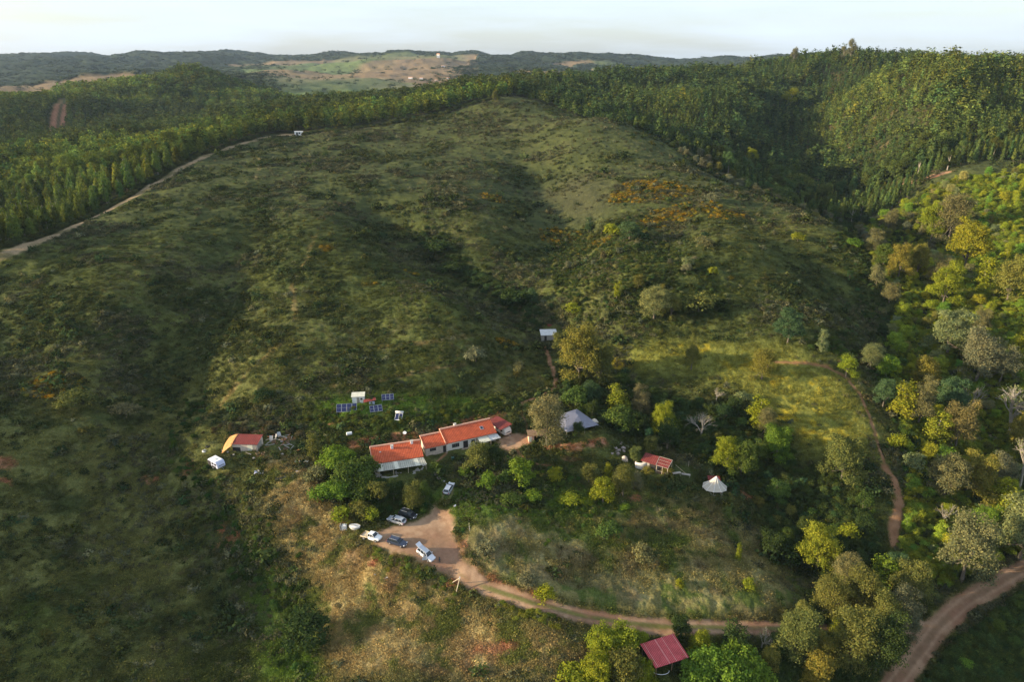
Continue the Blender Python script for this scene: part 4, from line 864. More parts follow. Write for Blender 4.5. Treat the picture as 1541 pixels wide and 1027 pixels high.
for x0 in (-.9, .85): MB().box(x0, x0 + .06, 1.2, 1.26, -.5, 1.65).build('leg', 'steel', t)
fr = frame((528.5, 597.5), (549.5, 597), 2.1, (540, 609)); th, rh, Lh = house('utility_hut', 'small white hut with flat pale roof and grey door behind the solar panels', (fr[0] + .2, fr[1], .12, 3.3, fr[4]), 2.2, 2.0, 2.3, over=.22, wall='white_paint', roofm='corr_white', ridge=False, cat='hut', roof_t=.12); door(th, 1.25, .75, 1.75, mat='grey_wood'); window(th, 2.3, 1.0, .5, .5)
g = hit(557, 610); t = thing('lean_to', 'low grey lean-to with tilted reddish roof sheet beside the white hut', 'shed', g.x, g.y, .25, g.z); MB().box(-.2, 1.3, 0, 1.2, -.5, 1.0).build('wall', 'caravan_blue', t); MB().slab([(-1.8, -.3, 1.15), (1.7, -.3, 1.55), (1.6, 1.4, 1.6), (-1.7, 1.4, 1.2)], .06).build('roof', 'dark_red_sheet', t)
for x0 in (-1.6,): MB().box(x0, x0 + .08, -.1, 0, -.5, 1.08).build('post', 'wood', t)

# --- tents
g = hit(868, 650); t = thing('big_tent', 'large grey canvas tent behind the silvery tree', 'tent', g.x, g.y, 0, g.z)
top = [at(u, v, g.z + h) - g for (u, v, h) in [(850, 624, 3.2), (854, 621, 3.3), (866, 622, 3.2), (870, 626, 3.0)]]
low = [at(u, v, g.z + h) - g for (u, v, h) in [(838, 640, 1.9), (832, 628, 1.9), (868, 616, 1.9), (892, 633, 1.5), (901, 640, .9), (880, 645, 1.5), (853, 651, 1.7)]]
V = [tuple(p) for p in top + low]; m = MB(); m.add(V, [(0, 1, 2, 3), (4, 0, 10), (4, 5, 0), (5, 1, 0), (5, 6, 1), (6, 2, 1), (6, 7, 2), (7, 3, 2), (7, 8, 3), (8, 9, 3), (9, 10, 3), (10, 0, 3)]); o = m.build('canvas', 'tarp_grey', t); md = o.modifiers.new('s', 'SOLIDIFY'); md.thickness = .04
for p in low[:4] + low[5:]: MB().tube([(p.x, p.y, -.5), (p.x, p.y, p.z - .02)], .05, 6).build('pole', 'grey_wood', t)
c0 = (low[6] + low[5] + low[0] + low[2]) / 4; MB().box(c0.x - 2.6, c0.x + 2.6, c0.y - .8, c0.y + 2.4, -.4, 1.4).build('inner_room', 'dark_inside', t); MB().tube([(low[4].x, low[4].y, low[4].z), (low[4].x + 1.2, low[4].y - .3, -.1)], .015, 5).build('guy_rope', 'grey_wood', t)
g = hit(894, 640); t = thing('small_tent', 'small white canvas tent at the right tip of the big grey tent', 'tent', g.x, g.y, .3, g.z)
MB().add([(-.9,-.8,0),(.9,-.8,0),(.9,.8,0),(-.9,.8,0),(-.9,-.8,1.3),(.9,-.8,1.3),(.9,.8,1.3),(-.9,.8,1.3),(0,0,2.0)], [(0,1,5,4),(1,2,6,5),(2,3,7,6),(3,0,4,7),(4,5,8),(5,6,8),(6,7,8),(7,4,8)]).build('canvas', 'white_cloth', t); MB().box(-.35, .35, -.83, -.804, .05, 1.1).build('door_flap', 'grey_wood', t)
g = hit(802, 664); t = thing('brick_hut', 'small orange-walled hut half hidden by the silvery tree', 'hut', g.x, g.y, .1, g.z); MB().box(-1.2, .2, -.8, 1.6, -.4, 2.0).build('wall', 'ridge_mortar', t); MB().box(-1.2, -.45, -.86, -.81, .2, 1.7).build('door', 'plaster', t); MB().slab([(-1.5, -1.1, 2.1), (3.8, -1.1, 2.1), (3.8, 1.9, 2.3), (-1.5, 1.9, 2.3)], .08).build('roof', 'wood', t); MB().box(.5, 3.6, .6, 1.5, -.4, 2.0).build('back_wall', 'wood', t); MB().box(3.4, 3.5, -.9, -.8, -.4, 2.02).build('post', 'white_paint', t)
g = hit(1075, 737); t = thing('gazebo_tent', 'conical white ribbed tent canopy standing beside the track on the right', 'tent', g.x, g.y, 0, g.z)
n = 10; ap = (0.1, 0, 3.8); m = MB(); rb = MB(); Vv = []
for i in range(n):
    a = 2 * math.pi * i / n; Vv.append((3.1 * math.cos(a), 2.7 * math.sin(a), .75 + .12 * math.sin(3 * a)))
Vm = []
for i in range(n):
    a = Vv[i]; Vm.append(tuple(a[k] * .45 + ap[k] * .55 - (0, 0, .4)[k] for k in range(3)))
m.add([ap] + Vm + Vv, [(0, 1 + i, 1 + (i + 1) % n) for i in range(n)] + [(1 + i, 1 + n + i, 1 + n + (i + 1) % n, 1 + (i + 1) % n) for i in range(n)]); o = m.build('canvas', 'white_cloth', t); md = o.modifiers.new('s', 'SOLIDIFY'); md.thickness = .03
for i in range(0, n): rb_ = MB().tube([(ap[0], ap[1], ap[2] + .05), (Vm[i][0], Vm[i][1], Vm[i][2] + .05), (Vv[i][0], Vv[i][1], Vv[i][2] + .04)], .045, 5).build('rib', 'white_paint', t)
for i in (0, 2, 4, 5, 7, 8): MB().tube([(Vv[i][0] * .97, Vv[i][1] * .97, -.4), (Vv[i][0] * .97, Vv[i][1] * .97, Vv[i][2])], .05, 6).build('pole', 'pale_wood', t)
g2 = hit(1078, 743); o = MB(); o.tube([(1.5 * math.cos(a), 1.2 * math.sin(a), .05) for a in np.linspace(0, 6.28, 19)], .14, 6); o = o.build('stone_ring', 'concrete'); o.location = g2; tag(o, 'low ring of pale stones at the foot of the white conical tent', 'stone ring')
g2 = hit(1074, 726); t = thing('red_shelter', 'low dark red sheet shelter just behind the white conical tent', 'shelter', g2.x, g2.y, -.1, g2.z); MB().slab([(-1.6, -.8, 1.0), (1.5, -.8, 1.0), (1.5, .9, 1.3), (-1.6, .9, 1.3)], .06).build('roof', 'dark_red_sheet', t)
for a in (-1.4, 1.3):
    for b_ in (-.6, .7): MB().box(a, a + .08, b_, b_ + .08, -.5, .93).build('post', 'wood', t)

# --- red roofed cabin
fr = frame((966.2, 693.3), (1004.8, 705), 2.3, (985, 708)); ox, oy, ang, L, gz = fr; t = thing('cabin', 'cabin with dark red sheet roof, open timber porch and bulging cream plaster wall', 'cabin', ox, oy, ang, gz)
MB().slab([(-.3, -.25, 2.3), (L * .56, -.25, 2.3), (L * .50, 3.1, 2.95), (-.3, 3.1, 2.95)], .07).build('roof', 'dark_red_sheet', t); pr = MB().slab([(L * .57, -.35, 2.36), (L + .2, -.35, 2.34), (L + .1, 3.0, 3.0), (L * .51, 3.0, 3.0)], .07).build('porch_roof', 'dark_red_sheet', t)
fr2 = MB(); q = [(L * .57, -.35, 2.40), (L + .2, -.35, 2.38), (L + .1, 3.0, 3.04), (L * .51, 3.0, 3.04)]
for i in range(4): fr2.tube([q[i], q[(i + 1) % 4]], .06, 4)
for f_ in (.33, .66): fr2.tube([tuple(q[0][k] * (1 - f_) + q[3][k] * f_ for k in range(3)), tuple(q[1][k] * (1 - f_) + q[2][k] * f_ for k in range(3))], .04, 4)
fr2.build('roof_frame', 'grey_wood', pr); MB().box(.1, L * .55, .1, 2.9, -.8, 2.2).build('wall', 'grey_wood', t); MB().box(L * .30, L * .54, .02, .09, .0, 2.1).build('dark_opening', 'dark_inside', t)
def bulge(u, v_): a = math.pi * (1.15 - 1.0 * u); return (-1.1 + 1.7 * math.cos(a) * .9 - .2 + 1.2, -.35 - 1.15 * math.sin(math.pi * u) + .5, -.5 + 2.45 * v_ - .35 * v_ * (1 - u))
MB().grid(bulge, 12, 6, 0).build('bulging_wall', 'plaster', t, smooth=True).modifiers.new('s', 'SOLIDIFY').thickness = .25
for (a, b_) in ((L * .58, -.2), (L * .8, -.2), (L, -.2), (L, 2.8), (L * .58, 2.8)): MB().box(a, a + .1, b_, b_ + .1, -.9, 2.28 + (.6 if b_ > 1 else 0)).build('post', 'pale_wood', t)
MB().box(L * .58 + .1, L, -.18, -.12, .75, .83).build('rail', 'grey_wood', t); MB().box(L * .56, L + .1, -.3, 2.95, -.9, .05).build('deck', 'wood', t)
for i, (u, v_, lb) in enumerate([(1018, 716, 'grey wooden table beside the cabin porch'), (1032, 717, 'grey wooden bench frame to the right of the cabin table')]):
    g = hit(u, v_); t = thing('garden_table' if i == 0 else 'garden_bench', lb, 'table' if i == 0 else 'bench', g.x, g.y, .2 - i * .5, g.z); hh = .75 if i == 0 else .5
    MB().box(-1.1, 1.1, -.4, .4, hh, hh + .06).build('top', 'grey_wood', t)
    for a in (-1, .93):
        for b_ in (-.35, .28): MB().box(a, a + .07, b_, b_ + .07, -.2, hh - .003).build('leg', 'grey_wood', t)
g = hit(1025, 713); o = MB().tube([(-1.6, 0, 2.5), (1.2, .1, -.1)], .04, 6).build('leaning_pole', 'pale_wood'); o.location = g; tag(o, 'thin pale pole leaning from the cabin roof down to the benches', 'pole')
g = hit(1036, 703); o = MB().tube([(0, 0, -.3), (0, 0, 1.7)], .04, 6).build('fence_post', 'pale_wood'); o.location = g; tag(o, 'short pale post by the track behind the cabin benches', 'post')

# --- open carport at the bottom, hut up the slope, cabin on the ridge, boat-like things
fr = frame((987, 1005), (1036, 989), 2.4, (997, 996)); ox, oy, ang, L, gz = fr; t = thing('open_barn', 'open barn with a big corrugated red metal roof among bushes at the bottom edge', 'barn', ox, oy, ang, gz)
MB().slab([(-.2, -.2, 2.4), (L, -.2, 2.4), (L + .1, 5.4, 3.1), (-.3, 5.4, 3.1)], .08).build('roof', 'corr_red', t)
for x0 in (.35, 2.9, 4.4, L - .4):
    MB().slab([(x0, -.2, 2.425), (x0 + .12, -.2, 2.425), (x0 + .12, 5.4, 3.125), (x0, 5.4, 3.125)], .02).build('roof_batten', 'pale_red', t)
for a in (.1, L / 2, L - .2):
    for b_ in (0, 5.1): MB().box(a, a + .14, b_, b_ + .14, -.8, 2.3 + .6 * (b_ > 1)).build('post', 'wood', t)
MB().box(.3, L - .3, 4.9, 5.0, -.5, 2.2).build('back_wall', 'dark_inside', t)
g = hit(993, 1010); o = MB().tube([(1.6 * math.cos(a), -.6 + .9 * math.sin(a), .6 + .05 * math.sin(a)) for a in np.linspace(math.pi, 2 * math.pi, 12)], .05, 6).build('bent_pipe', 'white_paint'); o.location = g; tag(o, 'white pipe bent into a hoop under the red barn roof edge', 'pipe')
fr = frame((815, 504.5), (838, 504), 2.2, (826, 512)); th, rh, Lh = house('hut', 'grey hut with flat whitish sheet roof at the top end of the footpath', fr, 4.8, 2.1, 2.35, wall='grey_wood', roofm='grey_sheet', ridge=False, cat='hut', roof_t=.1); door(th, 1.0, .8, 1.8, mat='dark_inside')
g = hit(827, 491); o = MB().box(-.8, .9, -.3, .3, -.2, .6).build('red_stack', 'dark_red_sheet'); o.location = g; tag(o, 'stack of red roof tiles just behind the white-roofed hut', 'tile stack')
g = hit(450, 203); t = thing('ridge_cabin', 'tiny white cabin on the track at the forest edge on the ridge', 'cabin', g.x, g.y, .05, g.z); MB().box(-3, 3, -1.2, 1.2, -.5, 2.5).build('wall', 'white_paint', t); MB().box(-3.2, 3.2, -1.4, 1.4, 2.504, 2.75).build('roof', 'white_paint', t)
for x0 in (-1.7, .1): MB().box(x0, x0 + 1.2, -1.26, -1.204, .1 if x0 < 0 else .9, 2.0).build('window', 'dark_glass', t)

# --- cars
CARMAT = {}
def paint(name, c, metal=.35):
    s = NT(name); b = s.n('ShaderNodeBsdfPrincipled'); b.inputs['Base Color'].default_value = (*c, 1); b.inputs['Metallic'].default_value = metal; b.inputs['Roughness'].default_value = .35; b.inputs['Coat Weight'].default_value = .5; b.inputs['Coat Roughness'].default_value = .12; s.l(b.outputs[0], s.out.inputs['Surface']); MAT[name] = s.m
paint('silver_paint', (.50, .52, .55)); paint('white_car_paint', (.80, .79, .76), 0); paint('navy_paint', (.030, .042, .075), .2); paint('black_paint', (.018, .020, .024), .1); paint('pearl_paint', (.66, .66, .69), .15)
def car(name, label, rear, front, pnt, style='wagon', cat='car', group='cars parked at the farm'):
    a = hit(*rear); b = hit(*front); d = b - a; ang = math.atan2(d.y, d.x); c = (a + b) / 2
    L = {'wagon': 4.5, 'hatch': 4.0, 'suv': 4.3, 'mpv': 4.3, 'pickup': 4.9}[style]; Wd = .88; t = thing(name, label, cat, c.x, c.y, ang, c.z + .02, group)
    t.rotation_euler = (0, -math.atan2(d.z, math.hypot(d.x, d.y)) * .9, ang); lift = .08 if style in ('suv', 'pickup') else 0
    roof = {'wagon': 1.44, 'hatch': 1.42, 'suv': 1.62, 'mpv': 1.62, 'pickup': 1.68}[style]; belt = .93 + (.12 if style in ('suv', 'mpv', 'pickup') else 0)
    h = L / 2; x_end = -h + (1.95 if style == 'pickup' else 0)
    prof = [(x_end, .42, belt - .18, .90), (x_end + .12, .28, belt - .02, .97), (x_end + .6, .22, belt, 1.0), (0, .20, belt, 1.0), (h - 1.25, .22, belt - .02, 1.0), (h - .75, .24, belt - .09, .98), (h - .28, .28, belt - .20, .92), (h, .40, belt - .36, .76)]
    m = MB(); rings = []
    for (x, zb, zt, wf) in prof:
        w = Wd * wf; zm = (zb + zt) * .5; rings.append([(x, -w * .94, zb + lift), (x, -w, zm + lift), (x, -w * .96, zt - .05 + lift), (x, -w * .80, zt + lift), (x, w * .80, zt + lift), (x, w * .96, zt - .05 + lift), (x, w, zm + lift), (x, w * .94, zb + lift)])
    V = [p for r_ in rings for p in r_]; F = []
    for i in range(len(rings) - 1):
        for k in range(8): F.append((i*8+k, (i+1)*8+k, (i+1)*8+(k+1) % 8, i*8+(k+1) % 8))
    F.append(tuple(range(8))[::-1][::-1]); F.append(tuple((len(rings)-1)*8 + k for k in range(8))[::-1]); m.add(V, F); body = m.build('body', pnt, t, bevel=.03)
    zg = belt - .01 + lift; zr = roof + lift; xr0 = x_end + (.10 if style != 'pickup' else .05); xf0 = h - (1.15 if style != 'hatch' else 1.0); xr1 = xr0 + {'wagon': .45, 'hatch': .5, 'suv': .35, 'mpv': .25, 'pickup': .10}[style]; xf1 = xf0 - (.75 if style != 'pickup' else .5); w0 = .80; w1 = .61
    lo = [(xr0, -w0, zg), (xf0, -w0, zg), (xf0, w0, zg), (xr0, w0, zg)]; hi = [(xr1, -w1, zr - .05), (xf1, -w1, zr - .05), (xf1, w1, zr - .05), (xr1, w1, zr - .05)]
    MB().hexa([(p[0] * .97 + .0, p[1] * .94, p[2]) for p in lo] + [(p[0] * .97, p[1] * .94, p[2]) for p in hi]).build('cabin', 'black_trim', t)
    def pane(nm, a0, b0, c0, d0, push):
        P4 = [Vector(q_) for q_ in (a0, b0, c0, d0)]; ctr = sum(P4, Vector()) / 4; P4 = [ctr + (q_ - ctr) * .93 for q_ in P4]; nn = (P4[1] - P4[0]).cross(P4[3] - P4[0]).normalized(); q = [p_ + nn * push for p_ in P4]; r_ = [p_ - nn * .03 for p_ in P4]
        MB().hexa([tuple(p_) for p_ in r_] + [tuple(p_) for p_ in q]).build(nm, 'dark_glass', t)
    pane('windscreen', lo[1], lo[2], hi[2], hi[1], .012); pane('rear_window', lo[3], lo[0], hi[0], hi[3], .012)
    xs = [0, .36, .70, 1.0]
    for (A0, B0, A1, B1, sg) in ((lo[0], lo[1], hi[0], hi[1], 1), (lo[2], lo[3], hi[2], hi[3], 1)):
        xs_ = xs if A0[0] < B0[0] else [1 - q for q in xs[::-1]]
        for i in range(3):
            f0, f1 = xs_[i], xs_[i + 1]; L0 = Vector(A0).lerp(Vector(B0), f0); L1 = Vector(A0).lerp(Vector(B0), f1); U0 = Vector(A1).lerp(Vector(B1), f0); U1 = Vector(A1).lerp(Vector(B1), f1); pane('side_window', L0, L1, U1, U0, .014)
    pl = MB()
    for i in range(4): pl.tube([lo[i], hi[i]], .055, 5)
    for sy in (-1, 1):
        for f_ in (.36, .70): 
            p0 = Vector(lo[0]).lerp(Vector(lo[1]), f_); p1 = Vector(hi[0]).lerp(Vector(hi[1]), f_); pl.tube([(p0.x, sy * w0, p0.z), (p1.x, sy * w1, p1.z)], .035, 5)
    pl.build('pillars', pnt, t)
    MB().hexa([(xr1 - .06, -w1 - .04, zr - .07), (xf1 + .06, -w1 - .04, zr - .07), (xf1 + .06, w1 + .04, zr - .07), (xr1 - .06, w1 + .04, zr - .07), (xr1 + .05, -w1 + .06, zr), (xf1 - .08, -w1 + .06, zr - .01), (xf1 - .08, w1 - .06, zr - .01), (xr1 + .05, w1 - .06, zr)]).build('roof', pnt if style != 'mpv' else 'silver_paint', t, bevel=.02)
    if style in ('wagon', 'suv', 'mpv'):
        for sy in (-1, 1): MB().tube([(xr1 + .1, sy * (w1 - .02), zr + .04), (xf1 - .1, sy * (w1 - .02), zr + .04)], .022, 5).build('roof_rail', 'steel', t)
    for x in (-h + .85, h - .85):
        for sy in (-1, 1):
            wr = .33 if lift == 0 else .38; wh = MB().tube([(x, sy * (Wd - .20), wr), (x, sy * (Wd - .17), wr), (x, sy * (Wd - .0), wr), (x, sy * (Wd + .02), wr)], [wr - .03, wr, wr, wr - .03], 18).build('wheel', 'tyre', t, smooth=False); MB().tube([(x, sy * (Wd - .05), wr), (x, sy * (Wd + .032), wr)], wr * .62, 14).build('rim', 'rim', wh)
    for sy in (-1, 1):
        MB().box(h - .30, h - .05, sy * .62 - .14, sy * .62 + .14, belt - .40 + lift, belt - .24 + lift).build('headlight', 'lamp_glass', t)
        if style != 'pickup': MB().box(x_end - .02, x_end + .1, sy * .70 - .09, sy * .70 + .09, belt - .30 + lift, belt - .03 + lift).build('tail_light', 'red_lamp', t)
        MB().box(xf0 - .28, xf0 - .14, sy * .98 - .09, sy * .98 + .09, belt + .02 + lift, belt + .16 + lift).build('mirror', pnt, t)
    MB().box(h - .02, h + .03, -.55, .55, .34 + lift, .50 + lift).build('front_grille', 'black_trim', t); MB().box(h + .032, h + .045, -.26, .26, .38 + lift, .49 + lift).build('number_plate', 'white_paint', t)
    if style != 'pickup': MB().box(x_end - .06, x_end + .02, -.75, .75, .36 + lift, .54 + lift).build('rear_bumper', 'black_trim', t); MB().box(x_end - .075, x_end - .062, -.26, .26, .56 + lift, .67 + lift).build('number_plate', 'white_paint', t)
    if style == 'pickup':
        b = MB().box(-h, x_end - .06, -.88, .88, .72, .80); b.build('flatbed', 'pale_wood', t); MB().box(-h, x_end - .06, -.35, .35, .42, .718).build('chassis', 'black_trim', t)
        for sy in (-1, 1): MB().box(-h, x_end - .08, sy * .90 - .02, sy * .90 + .02, .72, 1.05).build('bed_side', 'pale_wood', t)
        MB().box(-h - .03, -h + .01, -.88, .88, .72, 1.02).build('tailboard', 'wood', t); MB().tube([(x_end - .1, -.8, .8), (x_end - .1, -.8, 1.5), (x_end - .1, .8, 1.5), (x_end - .1, .8, .8)], .03, 6).build('rack', 'steel', t)
    if style == 'mpv':
        MB().hexa([(xr1 - .95, -w1, zr + .30), (xr1 - .04, -w1, zr - .04), (xr1 - .04, w1, zr - .04), (xr1 - .95, w1, zr + .30), (xr1 - .93, -w1, zr + .36), (xr1 - .02, -w1, zr + .02), (xr1 - .02, w1, zr + .02), (xr1 - .93, w1, zr + .36)]).build('tailgate', pnt, t, label='open tailgate')
        MB().hexa([(.9, -.9, .35), (.35, -1.65, .35), (.38, -1.70, .35), (.95, -.94, .35), (.9, -.9, 1.35), (.35, -1.60, 1.35), (.38, -1.65, 1.35), (.95, -.94, 1.35)]).build('door', pnt, t, label='open front door')
        MB().box(.0, .85, -.905, -.86, .38, 1.02).build('door_opening', 'dark_inside', t)
    return t
car('parked_car', 'dark navy estate car parked nose to tail behind the white pickup', (583, 815), (613, 824), 'navy_paint', 'wagon')
car('parked_car', 'silver estate car with pale side, parked left of the black car', (611, 791), (583, 782), 'silver_paint', 'wagon')
car('parked_car', 'black car parked behind the silver estate at the top of the dirt yard', (600, 774), (628, 783), 'black_paint', 'suv')
car('parked_car', 'white people carrier with its tailgate and front door open beside the drive', (628, 828), (653, 848), 'pearl_paint', 'mpv')
car('parked_car', 'silver hatchback parked on the grass between the houses and the yard', (671, 747), (681, 729), 'silver_paint', 'hatch')
car('pickup_truck', 'white double cab pickup with a wooden flatbed at the left of the yard', (543, 808), (577, 816), 'white_car_paint', 'pickup', 'pickup truck')

# --- small loose things
def loose(name, label, cat, u, v, fn, ang=0, dz=0, mat=None, group=None):
    g = hit(u, v); m = MB(); fn(m); o = m.build(name, mat, bevel=0); o.location = (g.x, g.y, g.z + dz); o.rotation_euler[2] = ang; return tag(o, label, cat, group)
g = hit(518.5, 797); t = thing('water_tank', 'square white plastic water tank in a cage at the left end of the parked cars', 'tank', g.x, g.y, .1, g.z); MB().box(-.55, .55, -.5, .5, .15, 1.15).build('tank', 'dirty_white', t, bevel=.06); MB().box(-.62, .62, -.57, .57, 0, .14).build('pallet', 'pale_wood', t); MB().box(-.2, .2, -.2, .2, 1.154, 1.22).build('lid', 'white_paint', t)
cg = MB()
for zz in (.35, .7, 1.05):
    for (a, b_) in (((-.6, -.55), (.6, -.55)), ((.6, -.55), (.6, .55)), ((.6, .55), (-.6, .55)), ((-.6, .55), (-.6, -.55))): cg.tube([(a[0], a[1], zz), (b_[0], b_[1], zz)], .02, 4)
cg.build('cage', 'steel', t); MB().box(-.9, -.82, -.5, .5, 0, 1.3).build('side_board', 'dirty_white', t)
g = hit(534, 797); t = thing('boat', 'small white round-ended dinghy hull lying between the tank and the pickup', 'boat', g.x, g.y, -.15, g.z)
def hull(u, v_): a = 2 * math.pi * u; q = math.sin(math.pi * (v_ * .5)); return (1.35 * math.cos(a) * (.72 + .28 * q), .75 * math.sin(a) * (.7 + .3 * q), .1 + .85 * v_)
MB().grid(hull, 24, 6, 0).build('hull', 'dirty_white', t, smooth=True); MB().grid(lambda u, v_: ((.15 + v_ * 1.1) * math.cos(6.2832 * u), (.08 + v_ * .6) * math.sin(6.2832 * u), .90 + .14 * (1 - v_)), 24, 4, 0).build('cover', 'white_paint', t, smooth=True)
MB().box(-.9, .2, -.12, .05, 1.0, 1.04).build('hatch', 'dark_glass', t); MB().box(.3, .9, -.25, -.1, .98, 1.02).build('hatch', 'dark_glass', t)
loose('white_tank', 'small white cylinder tank lying in bushes above the left end of the farmhouse', 'tank', 526, 658, lambda m: m.tube([(-.75, 0, .9), (-.65, 0, .9), (.65, .1, .9), (.75, .1, .9)], [.3, .45, .45, .3], 14), .25, .1, 'white_paint')
g = hit(609.5, 657); t = thing('satellite_dish', 'white satellite dish on a short pole on the red bank behind the farmhouse', 'dish', g.x, g.y, 0, g.z); MB().grid(lambda u, v_: (.5 * v_ * math.cos(6.2832 * u), .3 * v_ * math.sin(6.2832 * u) - .1, 1.0 + .14 * v_ * v_ + .3 * v_ * math.sin(6.2832 * u)), 18, 4, .02).build('dish', 'white_paint', t, smooth=True); MB().tube([(0, 0, -.3), (0, 0, 1.0)], .03, 6).build('pole', 'steel', t)
g = hit(681.5, 694); t = thing('wheelie_bin', 'dark green wheelie bin standing on the lawn below the long house', 'bin', g.x, g.y, .3, g.z); MB().hexa([(-.25, -.28, .06), (.25, -.28, .06), (.25, .28, .06), (-.25, .28, .06), (-.32, -.38, 1.0), (.32, -.38, 1.0), (.32, .38, 1.0), (-.32, .38, 1.0)]).build('body', 'bin_green', t); MB().box(-.34, .34, -.42, .40, 1.004, 1.07).build('lid', 'bin_green', t)
for sx in (-.27, .22): MB().tube([(sx, .3, .1), (sx + .05, .3, .1)], .1, 10).build('wheel', 'tyre', t)
loose('plastic_box', 'pale plastic box on the grass above the silver hatchback', 'box', 666.5, 726.5, lambda m: m.hexa([(-.5, -.25, 0), (.5, -.25, 0), (.5, .3, 0), (-.5, .3, 0), (-.55, -.3, .4), (.55, -.3, .4), (.55, .35, .4), (-.55, .35, .4)]), .2, 0, 'dirty_white')
loose('white_sack', 'crumpled white sack lying in the grass right of the hatchback wheel tracks', 'sack', 685, 763.5, lambda m: m.grid(lambda u, v_: ((.38 + .1 * math.sin(11 * u)) * math.cos(6.2832 * u) * math.sin(math.pi * v_), .32 * math.sin(6.2832 * u) * math.sin(math.pi * v_), .3 - .3 * math.cos(math.pi * v_) + .05 * math.sin(9 * u)), 16, 8), 0, 0, 'rag_white')
def dogthing():
    g = hit(661.5, 846); V = [(0.32, 0, .42), (.12, 0, .46), (-.25, 0, .44), (-.42, 0, .50), (.42, 0, .60), (.58, 0, .60), (.16, .08, .22), (.16, .08, .0), (.16, -.08, .22), (.16, -.08, 0), (-.25, .09, .24), (-.29, .09, 0), (-.25, -.09, .24), (-.29, -.09, 0), (-.6, 0, .62)]
    E = [(0, 1), (1, 2), (2, 3), (0, 4), (4, 5), (1, 6), (6, 7), (1, 8), (8, 9), (2, 10), (10, 11), (2, 12), (12, 13), (3, 14)]; rad = [.12, .14, .11, .05, .09, .045, .05, .03, .05, .03, .055, .03, .055, .03, .02]
    me = bpy.data.meshes.new('dog'); me.from_pydata(V, E, []); o = bpy.data.objects.new('dog', me); COL.objects.link(o); me.materials.append(MAT['black_trim']); sk_ = o.modifiers.new('skin', 'SKIN')
    for i, r_ in enumerate(rad): me.skin_vertices[0].data[i].radius = (r_, r_)
    me.skin_vertices[0].data[1].use_root = True; o.modifiers.new('sub', 'SUBSURF').levels = 1; o.modifiers['sub'].render_levels = 2; o.location = (g.x, g.y, g.z); o.rotation_euler[2] = 1.7; o.scale = (1.2,) * 3; tag(o, 'small dark dog standing on the dirt just past the white people carrier', 'dog')
dogthing()
# felled poles and boards
def pole(label, a, b, r=.07, mat='pale_wood', za=.1, zb=.1, name='wooden_pole', cat='pole', group=None):
    p = hit(*a); q = hit(*b); o = MB().tube([(0, 0, za), tuple((q - p) * .5 + Vector((0, 0, (za + zb) / 2 + .03))), (q.x - p.x, q.y - p.y, q.z - p.z + zb)], [r, r * .9, r * .7], 8).build(name, mat); o.location = p; return tag(o, label, cat, group)
pole('long pale straight pole lying diagonally across the bank right of the yard', (703, 808), (732, 837), .13, 'pale_wood', .3, .3)
pole('thick grey log standing up the bank above the long pale pole', (705.5, 784), (707.5, 806), .14, 'grey_wood', .2, .2); pole('first thin grey log of the pair right of the thick log', (712, 796), (714.5, 812), .09, 'grey_wood', .2, .2); pole('second thin grey log, rightmost of the pair beside the thick log', (715, 801), (718, 813), .08, 'grey_wood', .2, .2)
p = hit(691.5, 885); q = hit(685.5, 891); t = thing('sign_frame', 'A-shaped pale wooden frame leaning beside the bend of the drive', 'wooden frame', p.x, p.y, 0, p.z); MB().tube([(0.1, 0, 2.4), (-.6, -.9, -.3)], .09, 6).build('pole', 'pale_wood', t); MB().tube([(.1, .05, 2.4), (-1.9, .6, .5)], .08, 6).build('pole', 'pale_wood', t); MB().box(-.02, .22, -.08, .16, 2.35, 2.65).build('cap', 'dirty_white', t)
loose('rusty_harrow', 'rusty farm harrow in the weeds left of the wooden A-frame', 'harrow', 677, 882, lambda m: [m.tube([(-.8, y_, .25), (.9, y_, .25)], .05, 5) for y_ in (-.5, 0, .5)] + [m.tube([(x_, -.6, .28), (x_, .6, .28)], .05, 5) for x_ in (-.7, 0, .7)] + [m.tube([(x_, y_, .25), (x_, y_, -.05)], .03, 4) for x_ in (-.7, 0, .7) for y_ in (-.5, 0, .5)], .3, .1, 'rust')
g = hit(308, 684)
def torus(m, c, R_, r_, n=20, k=8):
    V = []; 
    for i in range(n):
        for j in range(k):
            a = 2*math.pi*i/n; b = 2*math.pi*j/k; V.append((c[0] + (R_ + r_*math.cos(b))*math.cos(a), c[1] + (R_ + r_*math.cos(b))*math.sin(a), c[2] + r_*math.sin(b)))
    m.add(V, [(i*k+j, ((i+1) % n)*k+j, ((i+1) % n)*k+(j+1) % k, i*k+(j+1) % k) for i in range(n) for j in range(k)])
loose('tyre', 'pale painted tyre lying in the grass above the small white caravan', 'tyre', 308.5, 681, lambda m: torus(m, (0, 0, .2), .5, .2), 0, 0.15, 'dirty_white'); loose('tyre', 'dark tyre lying behind the pale painted tyre', 'tyre', 313, 674, lambda m: torus(m, (0, 0, .2), .45, .18), 0, .1, 'tyre')
loose('crumpled_tarp', 'crumpled lilac grey tarpaulin lying in the grass right of the small caravan', 'tarpaulin', 390, 712, lambda m: m.grid(lambda u, v_: (-1.1 + 2.2 * u, -.8 + 1.6 * v_ + .3 * math.sin(6 * u), .12 + .25 * abs(math.sin(7 * u + 2 * v_) * math.sin(5 * v_ + 1))), 14, 10, .03), .2, .05, 'tarp_lilac')
